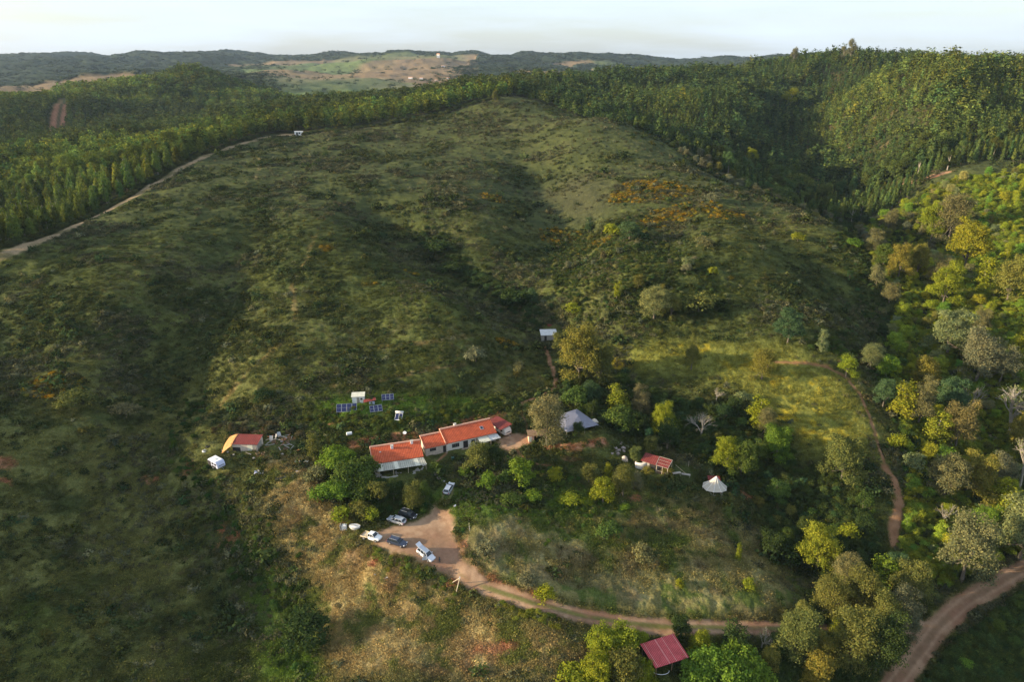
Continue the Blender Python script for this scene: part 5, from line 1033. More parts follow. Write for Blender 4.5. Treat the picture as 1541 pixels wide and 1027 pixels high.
loose('board', 'long pale board lying alone in the grass right of the junk heap', 'board', 454, 696, lambda m: m.box(-1.7, 1.7, -.45, .45, .12, .2), -.02, .1, 'corr_white'); loose('black_sheeting', 'black plastic sheeting heaped on the bank below the pale board', 'sheeting', 423, 722, lambda m: m.grid(lambda u, v_: (-1.5 + 3.0 * u, -.5 + 1.0 * v_ + .5 * u, .1 + .35 * abs(math.sin(9 * u) * math.sin(3.1 * v_))), 14, 8, .03), .35, .1, 'black_trim')
loose('stone_block', 'flat tan stone slab on the bank above the farmhouse trees', 'stone', 448, 711, lambda m: m.hexa([(-.6, -.3, 0), (.5, -.35, 0), (.6, .3, 0), (-.5, .35, 0), (-.5, -.2, .3), (.4, -.3, .3), (.5, .2, .25), (-.4, .3, .3)]), 0, 0, 'plaster_old')
JK = [('sheet_of_metal', 'sheet of grey metal', 'steel'), ('plank', 'weathered plank', 'grey_wood'), ('crate', 'brown wooden crate', 'wood'), ('sack', 'bulging grey sack', 'sack_cloth'), ('pipe', 'length of rusty pipe', 'rust')]
spots = [(404, 668, 1), (408, 664, 0), (412, 667, 2), (414, 661, 0), (418, 663, 1), (421, 658, 0), (424, 666, 3), (427, 663, 2), (429, 671, 1), (431, 661, 3), (433, 667, 2), (436, 670, 1), (437, 664, 0), (421, 677, 1), (425, 685, 3), (437, 683, 3), (430, 678, 2), (402, 660, 4), (410, 658, 4), (446, 681, 4), (400, 676, 4), (417, 670, 4), (459, 669, 1), (343, 682, 3), (352, 686, 3), (374, 684, 1), (382, 691, 3), (388, 685, 2), (392, 689, 4), (396, 685, 2), (407, 671, 1), (411, 664, 1), (415, 668, 4), (419, 656, 1), (422, 662, 4), (426, 659, 1), (428, 667, 4), (432, 674, 1), (434, 660, 4), (416, 658, 1), (424, 673, 4), (439, 676, 1), (405, 662, 1), (413, 657, 4), (430, 657, 1)]
for i, (u, v_, k) in enumerate(spots):
    nm, lb, mt = JK[k]; where = 'in the junk heap right of the red-roofed shed' if 398 < u < 450 else ('by the thin tree right of the junk heap' if u > 450 else ('under the orange tarpaulin' if u < 360 else 'in front of the red-roofed shed'))
    fn = {0: lambda m: m.hexa([(-.5, 0, 0), (.5, 0, 0), (.5, .06, 0), (-.5, .06, 0), (-.45, .5, 1.3), (.4, .5, 1.2), (.4, .56, 1.2), (-.45, .56, 1.3)]), 1: lambda m: m.hexa([(-1.2, -.12, .1), (1.1, -.1, .25), (1.1, .12, .25), (-1.2, .12, .1), (-1.2, -.12, .18), (1.1, -.1, .33), (1.1, .12, .33), (-1.2, .12, .18)]), 2: lambda m: (m.box(-.45, .45, -.35, .35, 0, .12), m.box(-.45, .45, -.35, -.3, .12, .6), m.box(-.45, .45, .3, .35, .12, .6), m.box(-.45, -.4, -.3, .3, .12, .6), m.box(.4, .45, -.3, .3, .12, .6)), 3: lambda m: m.grid(lambda a, b: (.4 * math.cos(6.2832 * a) * math.sin(math.pi * b) * (1 + .3 * math.sin(5 * a * 6.28 + i)), .3 * math.sin(6.2832 * a) * math.sin(math.pi * b), .2 - .22 * math.cos(math.pi * b) + .06 * math.sin(9 * a)), 12, 8), 4: lambda m: m.tube([(-1.2, 0, .1), (0, .1, .45), (1.0, 0, .8)], .06, 6)}[k]
    loose(nm, lb + ' lying ' + where, nm.replace('_', ' ').split(' of ')[0], u, v_, fn, rng.uniform(-1.5, 1.5), .02, mt, 'junk ' + where)
simple('rubble', (.33, .27, .24), .95, var=.4, scale=3, bump=.05)
for i in range(26):
    u = rng.normal(932, 9); v_ = rng.normal(679, 3.5); k = rng.uniform(.3, .6)
    loose('rubble_stone', 'grey stone in the rubble heap left of the red-roofed cabin', 'stone', u, v_, lambda m: m.hexa([(-k, -k * .7, -.1), (k, -k * .8, -.1), (k * .9, k * .7, -.1), (-k * .8, k * .8, -.1), (-k * .6, -k * .5, k * .7), (k * .7, -k * .4, k * .6), (k * .5, k * .5, k * .8), (-k * .5, k * .4, k * .6)]), rng.uniform(0, 3), 0, 'rubble', 'stones of the rubble heap')
loose('clay_oven', 'small tan clay oven left of the red-roofed cabin', 'oven', 939.5, 693, lambda m: (m.grid(lambda a, b: (.7 * math.cos(6.2832 * a) * math.cos(1.57 * b), .7 * math.sin(6.2832 * a) * math.cos(1.57 * b), .5 + .75 * math.sin(1.57 * b)), 16, 6), m.box(-.8, .8, -.7, .7, -.2, .5)), 0, 0, 'plaster_old')
for (u, v_, lb) in [(565, 866.5, 'white rag caught in the dry weeds of the bank below the pickup'), (582, 872, 'small white rag in the weeds right of the other rag on the dry bank')]: loose('rag', lb, 'rag', u, v_, lambda m: m.grid(lambda a, b: (-.35 + .7 * a, -.2 + .4 * b, .12 + .15 * abs(math.sin(8 * a + 3 * b))), 8, 5, .02), .4, .1, 'rag_white')
# dry stone wall below the farmhouse
A_, B_ = hit(654, 714), hit(662, 723); o = MB()
for i in range(9):
    p = A_.lerp(B_, i / 8); k = rng.uniform(.3, .45); o.hexa([(p.x - k, p.y - k, p.z - .2), (p.x + k, p.y - k, p.z - .2), (p.x + k, p.y + k, p.z - .2), (p.x - k, p.y + k, p.z - .2), (p.x - k * .8, p.y - k * .8, p.z + .55), (p.x + k * .8, p.y - k * .7, p.z + .5), (p.x + k * .7, p.y + k * .8, p.z + .55), (p.x - k * .8, p.y + k * .8, p.z + .5)])
o = o.build('garden_wall', 'rubble'); tag(o, 'short pale stone garden wall between the farmhouse and the silver hatchback', 'wall')
# far white houses in the fields
for (u, v_, y_, w_, h_, lb) in [(660, 97, 2700, 10, 14, 'tall white farmhouse tower on the distant green hill'), (667, 104.5, 2500, 12, 4, 'long white building below the white tower on the distant hill'), (744, 107, 2400, 12, 7, 'lone white house far away above the middle of the forest'), (618, 122.5, 1900, 10, 4.5, 'leftmost white house in the row just above the eucalyptus tops'), (634, 122, 1900, 8, 4, 'second white house in the distant row above the eucalyptus tops'), (657, 123, 1900, 8, 4, 'third small white house in the distant row above the eucalyptus tops'), (675, 121, 1900, 8, 6, 'rightmost white house in the distant row above the eucalyptus tops'), (363, 116, 2000, 16, 5, 'white farm building in the far valley right of the wooded knoll')]:
    x_, y2, z_ = P(u, v_, y_); gz = H(x_, y2); gz = max(gz, z_ - h_ * .5); t = thing('distant_house', lb, 'house', x_, y2, rng.uniform(-.4, .4), gz)
    MB().box(-w_/2, w_/2, -w_*.22, w_*.22, -8, h_ * .7).build('wall', 'white_paint', t); MB().add([(-w_/2-.4, -w_*.24, h_*.7), (w_/2+.4, -w_*.24, h_*.7), (w_/2+.4, w_*.24, h_*.7), (-w_/2-.4, w_*.24, h_*.7), (-w_/2-.4, 0, h_), (w_/2+.4, 0, h_)], [(0,1,5,4), (2,3,4,5), (0,4,3), (1,2,5), (3,2,1,0)]).build('roof', 'ridge_mortar', t)
# ------------------------------------------------------------------ trees and bushes one can tell apart
HK = {'euc': 14, 'euc_dense': 12, 'tall': 15, 'broad': 7.5, 'willow': 7.0, 'poplar': 8.5, 'broad_big': 12, 'willow_big': 12, 'citrus': 4.2, 'fig': 5.5, 'shrub': 2.6, 'bare': 8}
KN = {'tall': 'tall_tree', 'broad': 'broadleaf_tree', 'willow': 'willow_tree', 'broad_big': 'broadleaf_tree', 'willow_big': 'willow_tree', 'poplar': 'upright_tree', 'citrus': 'citrus_tree', 'fig': 'fig_tree', 'shrub': 'shrub', 'bare': 'bare_tree', 'euc': 'eucalyptus_tree'}
TN = {'yel': (.185, .20, .024), 'ygr': (.175, .205, .022), 'brt': (.105, .175, .026), 'grn': (.072, .112, .028), 'drk': (.038, .062, .022), 'oli': (.115, .125, .038), 'gry': (.135, .140, .085), 'pal': (.150, .175, .080), 'tan': (.145, .142, .068), 'gld': (.165, .158, .038), 'blu': (.060, .105, .050), 'sil': (.17, .165, .085)}
def T1(u, v, hpx, kind, tint, label, wid=1.0, cat=None):
    g = hit(u, v); d = (g - Vector((0, 0, CAM_Z))).length; s = hpx * d / FPX / .86 / HK[kind]
    if kind in ('broad', 'willow') and s > 1.15: kind += '_big'; s = hpx * d / FPX / .86 / HK[kind]
    cat = cat or ('bush' if kind == 'shrub' else 'tree'); PLACED.append((g.x, g.y, 1.6 * s * wid if kind != 'shrub' else s))
    return plant(kind, KN[kind], g.x, g.y, s * wid, vary(TN[tint], .06, .05), label, cat, None, sz=s)
HAND = [
 # round the farm
 (506, 712, 34, 'fig', 'brt', 'bright green large-leaved tree, upper left of the thicket left of the farmhouse', 1), (530, 738, 40, 'fig', 'grn', 'tallest lush green tree at the middle of the thicket left of the farmhouse', .95), (550, 722, 32, 'fig', 'grn', 'dense green tree touching the left gable of the farmhouse', .9),
 (512, 752, 28, 'fig', 'brt', 'low bright green tree at the foot of the thicket left of the farmhouse', 1), (489, 752, 24, 'shrub', 'brt', 'bright green bush at the lower left foot of the farmhouse thicket', 1.1), (474, 694, 44, 'poplar', 'oli', 'thin olive green tree standing between the junk heap and the farmhouse thicket', .9), (478, 724, 24, 'shrub', 'tan', 'tan dry-looking bush left of the farmhouse thicket', 1),
 (571, 758, 32, 'citrus', 'oli', 'round olive green tree below the veranda of the farmhouse', 1), (593, 752, 26, 'broad', 'drk', 'dark low tree in front of the middle of the veranda', .9), (621, 768, 38, 'willow', 'oli', 'sparse brownish green tree below the right end of the veranda', .8), (640, 760, 30, 'broad', 'grn', 'dark green tree between the veranda and the silver hatchback', .8), (655, 712, 16, 'shrub', 'grn', 'small green bush right of the veranda corner', 1),
 (515, 782, 18, 'shrub', 'ygr', 'yellow green bush above the white water tank', 1.2), (545, 776, 20, 'shrub', 'oli', 'olive bush between the water tank and the silver estate car', 1.3), (560, 784, 18, 'shrub', 'ygr', 'yellow green bush left of the silver estate car', 1),
 (720, 712, 42, 'broad', 'oli', 'grey olive tree in front of the doorway side of the long house', .95), (744, 706, 34, 'broad', 'drk', 'dark tree right of the olive tree before the long house', .9), (700, 716, 14, 'shrub', 'brt', 'small bright bush on the lawn left of the tree before the long house', 1), (785, 731, 36, 'citrus', 'brt', 'larger bright green round tree on the lawn right of the houses', 1), (734, 737, 23, 'citrus', 'brt', 'smaller bright green round tree on the lawn below the long house', 1), (762, 728, 18, 'shrub', 'grn', 'bush between the two round bright green trees', 1.1), (803, 752, 12, 'shrub', 'brt', 'low wide bright bush below the larger round green tree', 1.8), (770, 755, 12, 'shrub', 'grn', 'low wide dark bush below the smaller round green tree', 2), (836, 722, 18, 'shrub', 'ygr', 'yellow green bush right of the larger round green tree', 1),
 (823, 670, 66, 'willow_big', 'sil', 'tall silvery tree hiding the left half of the big grey tent', 1.05), (870, 657, 20, 'broad', 'drk', 'small dark tree against the front of the big grey tent', 1), (927, 624, 46, 'poplar', 'yel', 'yellow green tree behind the small white tent', 1.3), (997, 655, 42, 'broad', 'ygr', 'yellow green crowned tree in the gully right of the tents', .9), (935, 645, 32, 'fig', 'grn', 'green spreading tree just right of the small white tent', 1.1), (960, 652, 28, 'broad', 'drk', 'dark tree low between the small tent and the yellow green crowned tree', 1.1),
 (866, 612, 26, 'fig', 'grn', 'dark green bushy tree directly behind the big grey tent', 1.1), (888, 606, 30, 'broad', 'blu', 'blue green tree behind the right end of the big grey tent', 1), (963, 628, 40, 'willow', 'gry', 'grey green feathery tree right of the yellow green tree behind the tents', .9), (1004, 676, 36, 'broad', 'drk', 'dark round tree right behind the red-roofed cabin', 1), (1055, 658, 42, 'bare', 'gry', 'spreading bare grey tree in the gully bushes', 1.2), (979, 683, 24, 'broad', 'oli', 'light olive tree behind the cabin roof', .9), (955, 699, 24, 'broad', 'oli', 'round olive tree left of the red cabin roof', .8),
 (886, 728, 26, 'broad', 'oli', 'olive tree at the upper left of the clump below the cabin', 1), (907, 758, 36, 'broad', 'ygr', 'brightest green tree at the bottom of the clump below the cabin', .95), (915, 722, 26, 'poplar', 'ygr', 'slim bright green tree in the clump below the cabin', 1), (937, 748, 44, 'willow', 'oli', 'big grey olive tree at the right of the clump below the cabin', .95), (953, 737, 28, 'willow', 'gry', 'greyish sparse bush tree at the right edge of the clump below the cabin', .9), (857, 758, 14, 'shrub', 'ygr', 'wide yellow green bush left of the clump below the cabin', 1.8), (882, 760, 10, 'shrub', 'ygr', 'small yellow green bush beside the brightest tree of the cabin clump', 1.5), (940, 768, 10, 'shrub', 'brt', 'tiny bright bush at the field edge under the cabin clump', 1), (1005, 712, 9, 'shrub', 'gld', 'yellow flowering bush in front of the cabin porch', 1.6), (975, 712, 9, 'shrub', 'gld', 'yellow flowering bush below the bulging cabin wall', 1.3),
 (873, 576, 72, 'broad_big', 'gld', 'tallest golden olive tree in the middle of the gully above the tents', .95), (902, 580, 52, 'broad_big', 'oli', 'second tall olive tree leaning right of the tallest golden one', .9), (843, 532, 28, 'broad', 'oli', 'round olive tree just below the whitish-roofed hut', 1), (1146, 572, 40, 'willow', 'gld', 'golden round tree alone in the upper meadow', 1.1), (1185, 516, 38, 'broad', 'blu', 'dark grey green tree on the slope above the meadow', 1.05), (1236, 529, 32, 'poplar', 'pal', 'pale green tree right of the dark tree above the meadow', 1), (1040, 556, 38, 'willow', 'oli', 'thin olive tree at the left side of the meadow', .8), (1078, 604, 24, 'bare', 'tan', 'tan twiggy tree at the lower edge of the meadow', 1), (1115, 607, 18, 'shrub', 'pal', 'pale green bush at the lower edge of the meadow', 1),
 (1138, 645, 46, 'poplar', 'ygr', 'bright green upright tree at the left foot of the yellow meadow', 1.1), (1150, 656, 36, 'willow', 'tan', 'tan tree beside the bright green upright one at the meadow foot', .9), (1166, 694, 44, 'broad', 'brt', 'bright green spreading tree below the yellow meadow', 1), (1093, 709, 42, 'broad', 'ygr', 'yellow green topped tree above the white conical tent', 1), (1115, 716, 44, 'broad', 'grn', 'darker green tree right of the yellow green one above the conical tent', 1),
 # right valley
 (1309, 555, 30, 'willow', 'pal', 'pale feathery tree at the top of the red footpath on the right', 1.2), (1332, 570, 28, 'broad', 'brt', 'round green tree right of the pale feathery tree by the footpath', 1), (1273, 568, 26, 'broad', 'ygr', 'olive green tree at the bend of the footpath', 1.1), (1338, 456, 24, 'willow', 'tan', 'tan tree alone on the valley slope', 1), (1318, 430, 24, 'willow', 'tan', 'pale tan tree standing above the lone tan one', .9), (1284, 373, 12, 'shrub', 'brt', 'bright green bush at the hill edge in the upper valley', 1.2), (1200, 364, 13, 'shrub', 'ygr', 'lone bright green bush on the bare right shoulder of the hill', 1.1), (1314, 380, 24, 'willow', 'tan', 'reddish tan tree in the upper valley', 1.2), (1337, 350, 26, 'willow', 'tan', 'tan tree at the head of the right valley', 1), (1350, 420, 38, 'broad', 'gld', 'left golden olive tree of the pair in the upper valley', .9), (1378, 418, 38, 'broad', 'gld', 'right golden olive tree of the pair in the upper valley', .8), (1328, 404, 28, 'broad', 'grn', 'green tree left of the golden pair in the upper valley', 1),
 (1400, 364, 40, 'broad', 'ygr', 'yellow green tree with white trunk on the far valley side', 1), (1427, 362, 50, 'willow', 'tan', 'big sparse tan tree beside the white-trunked yellow green one', 1.1), (1450, 408, 52, 'broad', 'yel', 'large yellow green spreading tree on the far valley side', 1.1), (1410, 432, 32, 'willow', 'tan', 'tan tree below the large yellow green spreading one', 1.2), (1418, 460, 44, 'broad', 'ygr', 'yellow green tree under the tan one on the far valley side', .9), (1515, 456, 46, 'broad', 'gld', 'golden tree near the right edge, upper right', 1.1), (1480, 435, 40, 'poplar', 'ygr', 'bright tree left of the golden tree near the right edge', 1.3), (1473, 500, 26, 'willow', 'tan', 'small tan tree in the bright green slope', 1),
 (1425, 535, 48, 'broad', 'pal', 'pale green wide tree at mid valley right', 1.2), (1466, 576, 62, 'willow', 'gry', 'large silvery grey feathery tree at mid valley right', 1.1), (1504, 576, 40, 'willow', 'gry', 'grey feathery tree right of the large silvery one', 1.1), (1526, 555, 42, 'poplar', 'yel', 'yellow tree by the right edge behind the grey feathery ones', 1.2), (1387, 596, 46, 'broad', 'gld', 'upper golden tree of the group by the valley bottom', .9), (1358, 630, 52, 'poplar', 'yel', 'yellow green tall tree nearest the red footpath', 1.2), (1380, 642, 52, 'willow', 'tan', 'brownish tall tree right of the yellow green one by the footpath', .8), (1328, 614, 36, 'broad', 'blu', 'blue green tree beside the upper red footpath', .9), (1424, 628, 42, 'broad', 'blu', 'blue green tree at the valley bottom', 1.1),
 (1407, 672, 42, 'poplar', 'yel', 'vivid yellow green round tree in the valley bottom', 1.4), (1436, 678, 56, 'willow', 'tan', 'tan feathery tree behind the vivid yellow green one', .9), (1515, 655, 72, 'bare', 'pal', 'large pale leafless tree near the right edge', 1.15), (1458, 628, 52, 'bare', 'gry', 'thin leafless tree in the dark of the valley', .7), (1534, 684, 50, 'broad', 'gld', 'golden tree on the right edge under the large leafless one', .9), (1531, 740, 84, 'bare', 'pal', 'tall slim pale leafless tree on the right edge', .7), (1350, 674, 17, 'shrub', 'ygr', 'bright bush right of the red footpath', 1), (1374, 706, 20, 'shrub', 'pal', 'pale bush beside the wide red scar of the footpath', 1.1), (1420, 750, 50, 'broad', 'tan', 'left golden brown tree of the wide pair in the lower valley', 1), (1462, 750, 50, 'broad', 'gld', 'right golden tree of the wide pair in the lower valley', 1), (1503, 732, 38, 'willow', 'gry', 'pale grey green tree in the lower valley by the slim leafless one', 1.2),
 (1505, 774, 44, 'poplar', 'ygr', 'bright green upright tree above the dirt road bend', 1.4), (1472, 815, 42, 'broad', 'brt', 'deep green round tree above the dirt road', 1.05), (1533, 842, 66, 'broad', 'pal', 'pale green tree on the right edge beside the dirt road', 1), (1417, 788, 36, 'bare', 'pal', 'small white leafless tree in the scrub above the road', .9), (1447, 876, 80, 'willow', 'tan', 'large tan feathery tree standing above the dirt road', .95), (1265, 724, 54, 'broad', 'oli', 'broad olive tree below the meadow on the right', 1.05), (1275, 812, 22, 'shrub', 'ygr', 'bright bush in the dark scrub left of the red scar', .9),
 # lower right wood
 (1228, 858, 54, 'broad', 'yel', 'vivid yellow tree at the corner of the dry field', 1), (1160, 838, 34, 'broad', 'drk', 'dark round bushy tree at the right edge of the dry field', 1.1), (1178, 842, 26, 'shrub', 'drk', 'dark bush touching the dark round tree by the dry field', 1.2), (1271, 890, 46, 'willow', 'tan', 'tan tree behind the vivid yellow one', 1.05), (1246, 930, 54, 'willow', 'oli', 'olive feathery tree at the bottom corner of the dry field', 1.1), (1287, 930, 62, 'willow', 'oli', 'second olive feathery tree, above the end of the drive', 1), (1325, 884, 46, 'poplar', 'brt', 'bright green leafy tree in the wood above the road', 1.3), (1364, 910, 54, 'broad', 'oli', 'olive green tree in the wood closest to the road junction', 1), (1262, 952, 26, 'poplar', 'ygr', 'small vivid green tree over the end of the drive', 1.6), (1196, 990, 64, 'willow', 'oli', 'grey olive tree overhanging the drive', 1.2), (1240, 994, 32, 'broad', 'gld', 'small golden tree below the drive', .9),
 (1277, 1004, 74, 'willow', 'oli', 'tall brown olive tree in the lower wood', 1), (1316, 1012, 74, 'willow', 'drk', 'tall dark tree in the lower wood beside the road', 1), (1352, 962, 58, 'willow', 'gry', 'grey tree on the bank over the road junction', .9), (1325, 962, 62, 'willow', 'oli', 'olive tree left of the grey one over the road junction', .9), (1022, 962, 32, 'broad', 'drk', 'dark green tree standing on the lower edge of the drive', .9), (1104, 982, 48, 'poplar', 'drk', 'dark upright tree standing before the drive', 1.2), (1146, 976, 34, 'bare', 'pal', 'small pale leafless tree beside the drive', .9), (1066, 1012, 36, 'fig', 'brt', 'bright green leafy tree right of the red barn roof', 1), (1108, 1004, 34, 'fig', 'brt', 'second bright green tree, right of the barn and under the dark upright tree', 1), (1095, 1036, 42, 'fig', 'brt', 'bright green tree at the bottom edge right of the barn', 1), (1052, 984, 30, 'broad', 'ygr', 'yellow green tree behind the right corner of the barn', 1), (1157, 1006, 28, 'broad', 'gld', 'small golden tree at the end of the bright green trees', .9), (1228, 1036, 44, 'broad', 'gld', 'golden tree at the bottom edge of the picture', .9),
 (905, 992, 44, 'broad', 'ygr', 'yellow green tree at the left end of the thicket left of the barn', 1), (934, 990, 48, 'broad', 'ygr', 'tallest yellow green tree of the thicket left of the barn', .9), (962, 978, 26, 'broad', 'ygr', 'small yellow green tree behind the left corner of the barn', 1), (897, 1032, 44, 'broad', 'ygr', 'yellow green tree at the bottom left of the barn thicket', 1), (938, 1036, 52, 'broad', 'oli', 'olive tree at the bottom edge left of the barn', 1), (968, 1034, 36, 'broad', 'ygr', 'low yellow green tree under the left corner of the barn roof', .8), (868, 1028, 24, 'shrub', 'ygr', 'bush at the far left of the thicket by the barn', 1.6),
 (545, 748, 30, 'fig', 'grn', 'lower green tree between the thicket and the round olive tree', 1), (525, 708, 30, 'broad', 'brt', 'green tree at the top of the thicket left of the farmhouse', 1), (1130, 1030, 36, 'fig', 'brt', 'bright green tree near the bottom edge, rightmost of the bright cluster', 1), (1050, 1028, 34, 'fig', 'brt', 'bright green tree nearest the right corner of the barn', 1),
 # field and hillside bushes
 (1110, 845, 30, 'poplar', 'ygr', 'thin bright sapling in the dry field', .5), (1126, 886, 14, 'shrub', 'ygr', 'bright bush low in the dry field near the wood', 1), (1023, 884, 12, 'shrub', 'ygr', 'bright bush in the lower middle of the dry field', .8), (968, 848, 30, 'shrub', 'tan', 'pale tan dry bush in the middle of the dry field', .75), (793, 882, 16, 'shrub', 'gry', 'grey green bush above the bend of the drive', 1.4), (820, 902, 20, 'shrub', 'ygr', 'yellow green bush directly above the drive', 1.1), (736, 832, 20, 'shrub', 'gry', 'grey bush right of the long pale pole', 1.2), (915, 806, 18, 'shrub', 'grn', 'dark green bush in the upper dry field', 1.5), (462, 968, 44, 'citrus', 'drk', 'large dark round bush at the bottom of the shaded left gully', 1.2), (112, 612, 20, 'shrub', 'oli', 'large dull bush beside the orange gorse on the left slope', 1.5), (190, 626, 18, 'shrub', 'gry', 'smaller grey bush right of the large one on the left slope', 1.3), (396, 602, 14, 'shrub', 'drk', 'dark bush above the tarp shed', 1.6),
 (984, 482, 42, 'broad', 'pal', 'large pale green round tree on the gully slope above the meadow', 1.2), (1010, 476, 28, 'broad', 'oli', 'olive tree right of the large pale green one above the meadow', 1.1), (1052, 470, 28, 'shrub', 'oli', 'olive bush on the dark slope above the meadow', 1.3), (928, 450, 26, 'poplar', 'ygr', 'slim green tree on the dark slope left of the pale round one', .8), (862, 470, 14, 'shrub', 'ygr', 'small bright bush on the dark gully slope', 1.2), (905, 352, 22, 'willow', 'pal', 'pale tree on the bushy upper slope below the gorse', 1), (886, 349, 22, 'poplar', 'blu', 'narrow blue green tree left of the pale one on the upper slope', .9), (921, 354, 16, 'shrub', 'ygr', 'bright bush right of the pale tree on the upper slope', 1.2), (947, 362, 26, 'broad', 'blu', 'dark blue green tree among the upper slope bushes', 1.2), (1033, 402, 13, 'shrub', 'pal', 'pale bush high on the slope right of the upper trees', 1.2), (1072, 414, 11, 'shrub', 'ygr', 'small bright bush high on the right slope', 1), (1060, 372, 15, 'shrub', 'tan', 'pale dry bush below the gorse patches', 1.2), (1073, 305, 14, 'shrub', 'gry', 'pale grey bush right of the gorse patches', 1.2),
 (775, 462, 22, 'shrub', 'drk', 'dark bush in the central gully', 1.5), (800, 458, 20, 'broad', 'blu', 'blue green tree in the central gully', 1.1), (660, 380, 16, 'shrub', 'drk', 'dark green bush cluster in the upper gully', 2), (678, 410, 14, 'shrub', 'drk', 'dark bush lower in the upper gully', 2), (745, 156, 16, 'broad', 'oli', 'round tree on the very top of the hill', .7), (716, 545, 22, 'shrub', 'gry', 'pale grey bush by the terraces left of the footpath', 1.1), (780, 562, 20, 'shrub', 'tan', 'thin dry bush left of the footpath', .7),
 (1187, 168, 26, 'tall', 'ygr', 'lighter rounded tree in the dark plantation valley', 1.3), (1130, 250, 20, 'broad', 'ygr', 'light green tree at the plantation foot', 1),
]
for h_ in HAND: T1(*h_[:6], wid=h_[6] if len(h_) > 6 else 1)
for (u, v, y, hp, lb) in [(1195, 84, 880, 17, 'lone tree sticking up on the right skyline'), (1283, 66, 840, 20, 'taller ragged tree at the summit of the right skyline'), (1272, 68, 845, 15, 'smaller tree left of the ragged one on the summit'), (1520, 80, 760, 18, 'left tree of the sparse group on the far right skyline'), (1534, 79, 750, 22, 'right tree of the sparse group on the far right skyline')]:
    x_, y_, z_ = P(u, v, y); s = hp * y / FPX / 15 * 1.6; plant('tall', 'tall_tree', x_, y_, s * .8, TN['gry'], lb, 'tree', None, sz=s)

# regions of mixed woodland
FILL = [
 ('right side of the valley', wp([(1300, 340), (1400, 283), (1541, 262), (1541, 850), (1440, 905), (1355, 830), (1370, 700), (1345, 600), (1335, 500), (1360, 440), (1310, 400)]), 3.7, 'brt ygr ygr oli ygr yel tan pal brt ygr'.split(), 'broad broad willow poplar shrub shrub'.split(), 12, .7),
 ('grey trees in the shaded valley behind the hill', np.array([(95, 470), (115, 410), (138, 358), (165, 318), (205, 325), (212, 372), (185, 392), (155, 428), (128, 475)]), 4.6, 'gry gry drk oli gry'.split(), 'broad willow broad shrub'.split(), 1, .75),
 ('bushy gully right of the farm', wp([(850, 585), (880, 556), (960, 580), (1040, 610), (1120, 622), (1180, 650), (1200, 700), (1290, 715), (1325, 830), (1390, 905), (1375, 925), (1250, 880), (1190, 840), (1130, 745), (1050, 690), (1010, 668), (930, 650), (870, 625)]), 4.2, 'drk drk grn grn oli blu drk'.split(), 'broad shrub shrub shrub willow'.split(), 1, .72),
 ('lower wood along the drive', wp([(1165, 965), (1235, 900), (1395, 922), (1350, 985), (1325, 1035), (1130, 1035)]), 4.0, 'oli oli grn drk tan'.split(), 'willow broad willow shrub'.split(), 1, .8),
 ('bank below the dirt road', wp([(1425, 985), (1541, 895), (1541, 1040), (1385, 1040)]), 3.4, 'grn grn brt drk'.split(), 'shrub shrub broad'.split(), 1, .6),
 ('bushy slope above the meadow', wp([(850, 345), (960, 330), (1090, 430), (1100, 480), (1010, 500), (900, 490), (850, 470), (820, 400)]), 6.0, 'oli oli drk gry pal'.split(), 'shrub shrub shrub broad'.split(), 1, .5),
 ('slope edge of the grassy valley side', wp([(1250, 360), (1330, 350), (1330, 460), (1400, 520), (1360, 560), (1300, 480)]), 9.0, 'drk grn tan oli'.split(), 'shrub shrub broad'.split(), 1, .5),
]
WD = {'broad': 'rounded tree', 'willow': 'feathery tree', 'poplar': 'upright tree', 'shrub': 'bush'}
TW = {'yel': 'yellow', 'ygr': 'yellow green', 'brt': 'bright green', 'grn': 'green', 'drk': 'dark green', 'oli': 'olive green', 'gry': 'grey green', 'pal': 'pale green', 'tan': 'tan', 'gld': 'golden', 'blu': 'blue green'}
def poisson(Q, r, n=4000):
    Q = np.asarray(Q); out = []; lo, hi = Q.min(0), Q.max(0); p = rng.uniform(lo, hi, (n, 2)); p = p[in_poly(p[:, 0], p[:, 1], Q)]
    acc = np.zeros((0, 2))
    for q in p:
        if len(acc) and ((acc - q) ** 2).sum(1).min() < r * r: continue
        acc = np.r_[acc, q[None]]
    return acc
US = [[], [], []]; ITEMS = []; WOOD = []
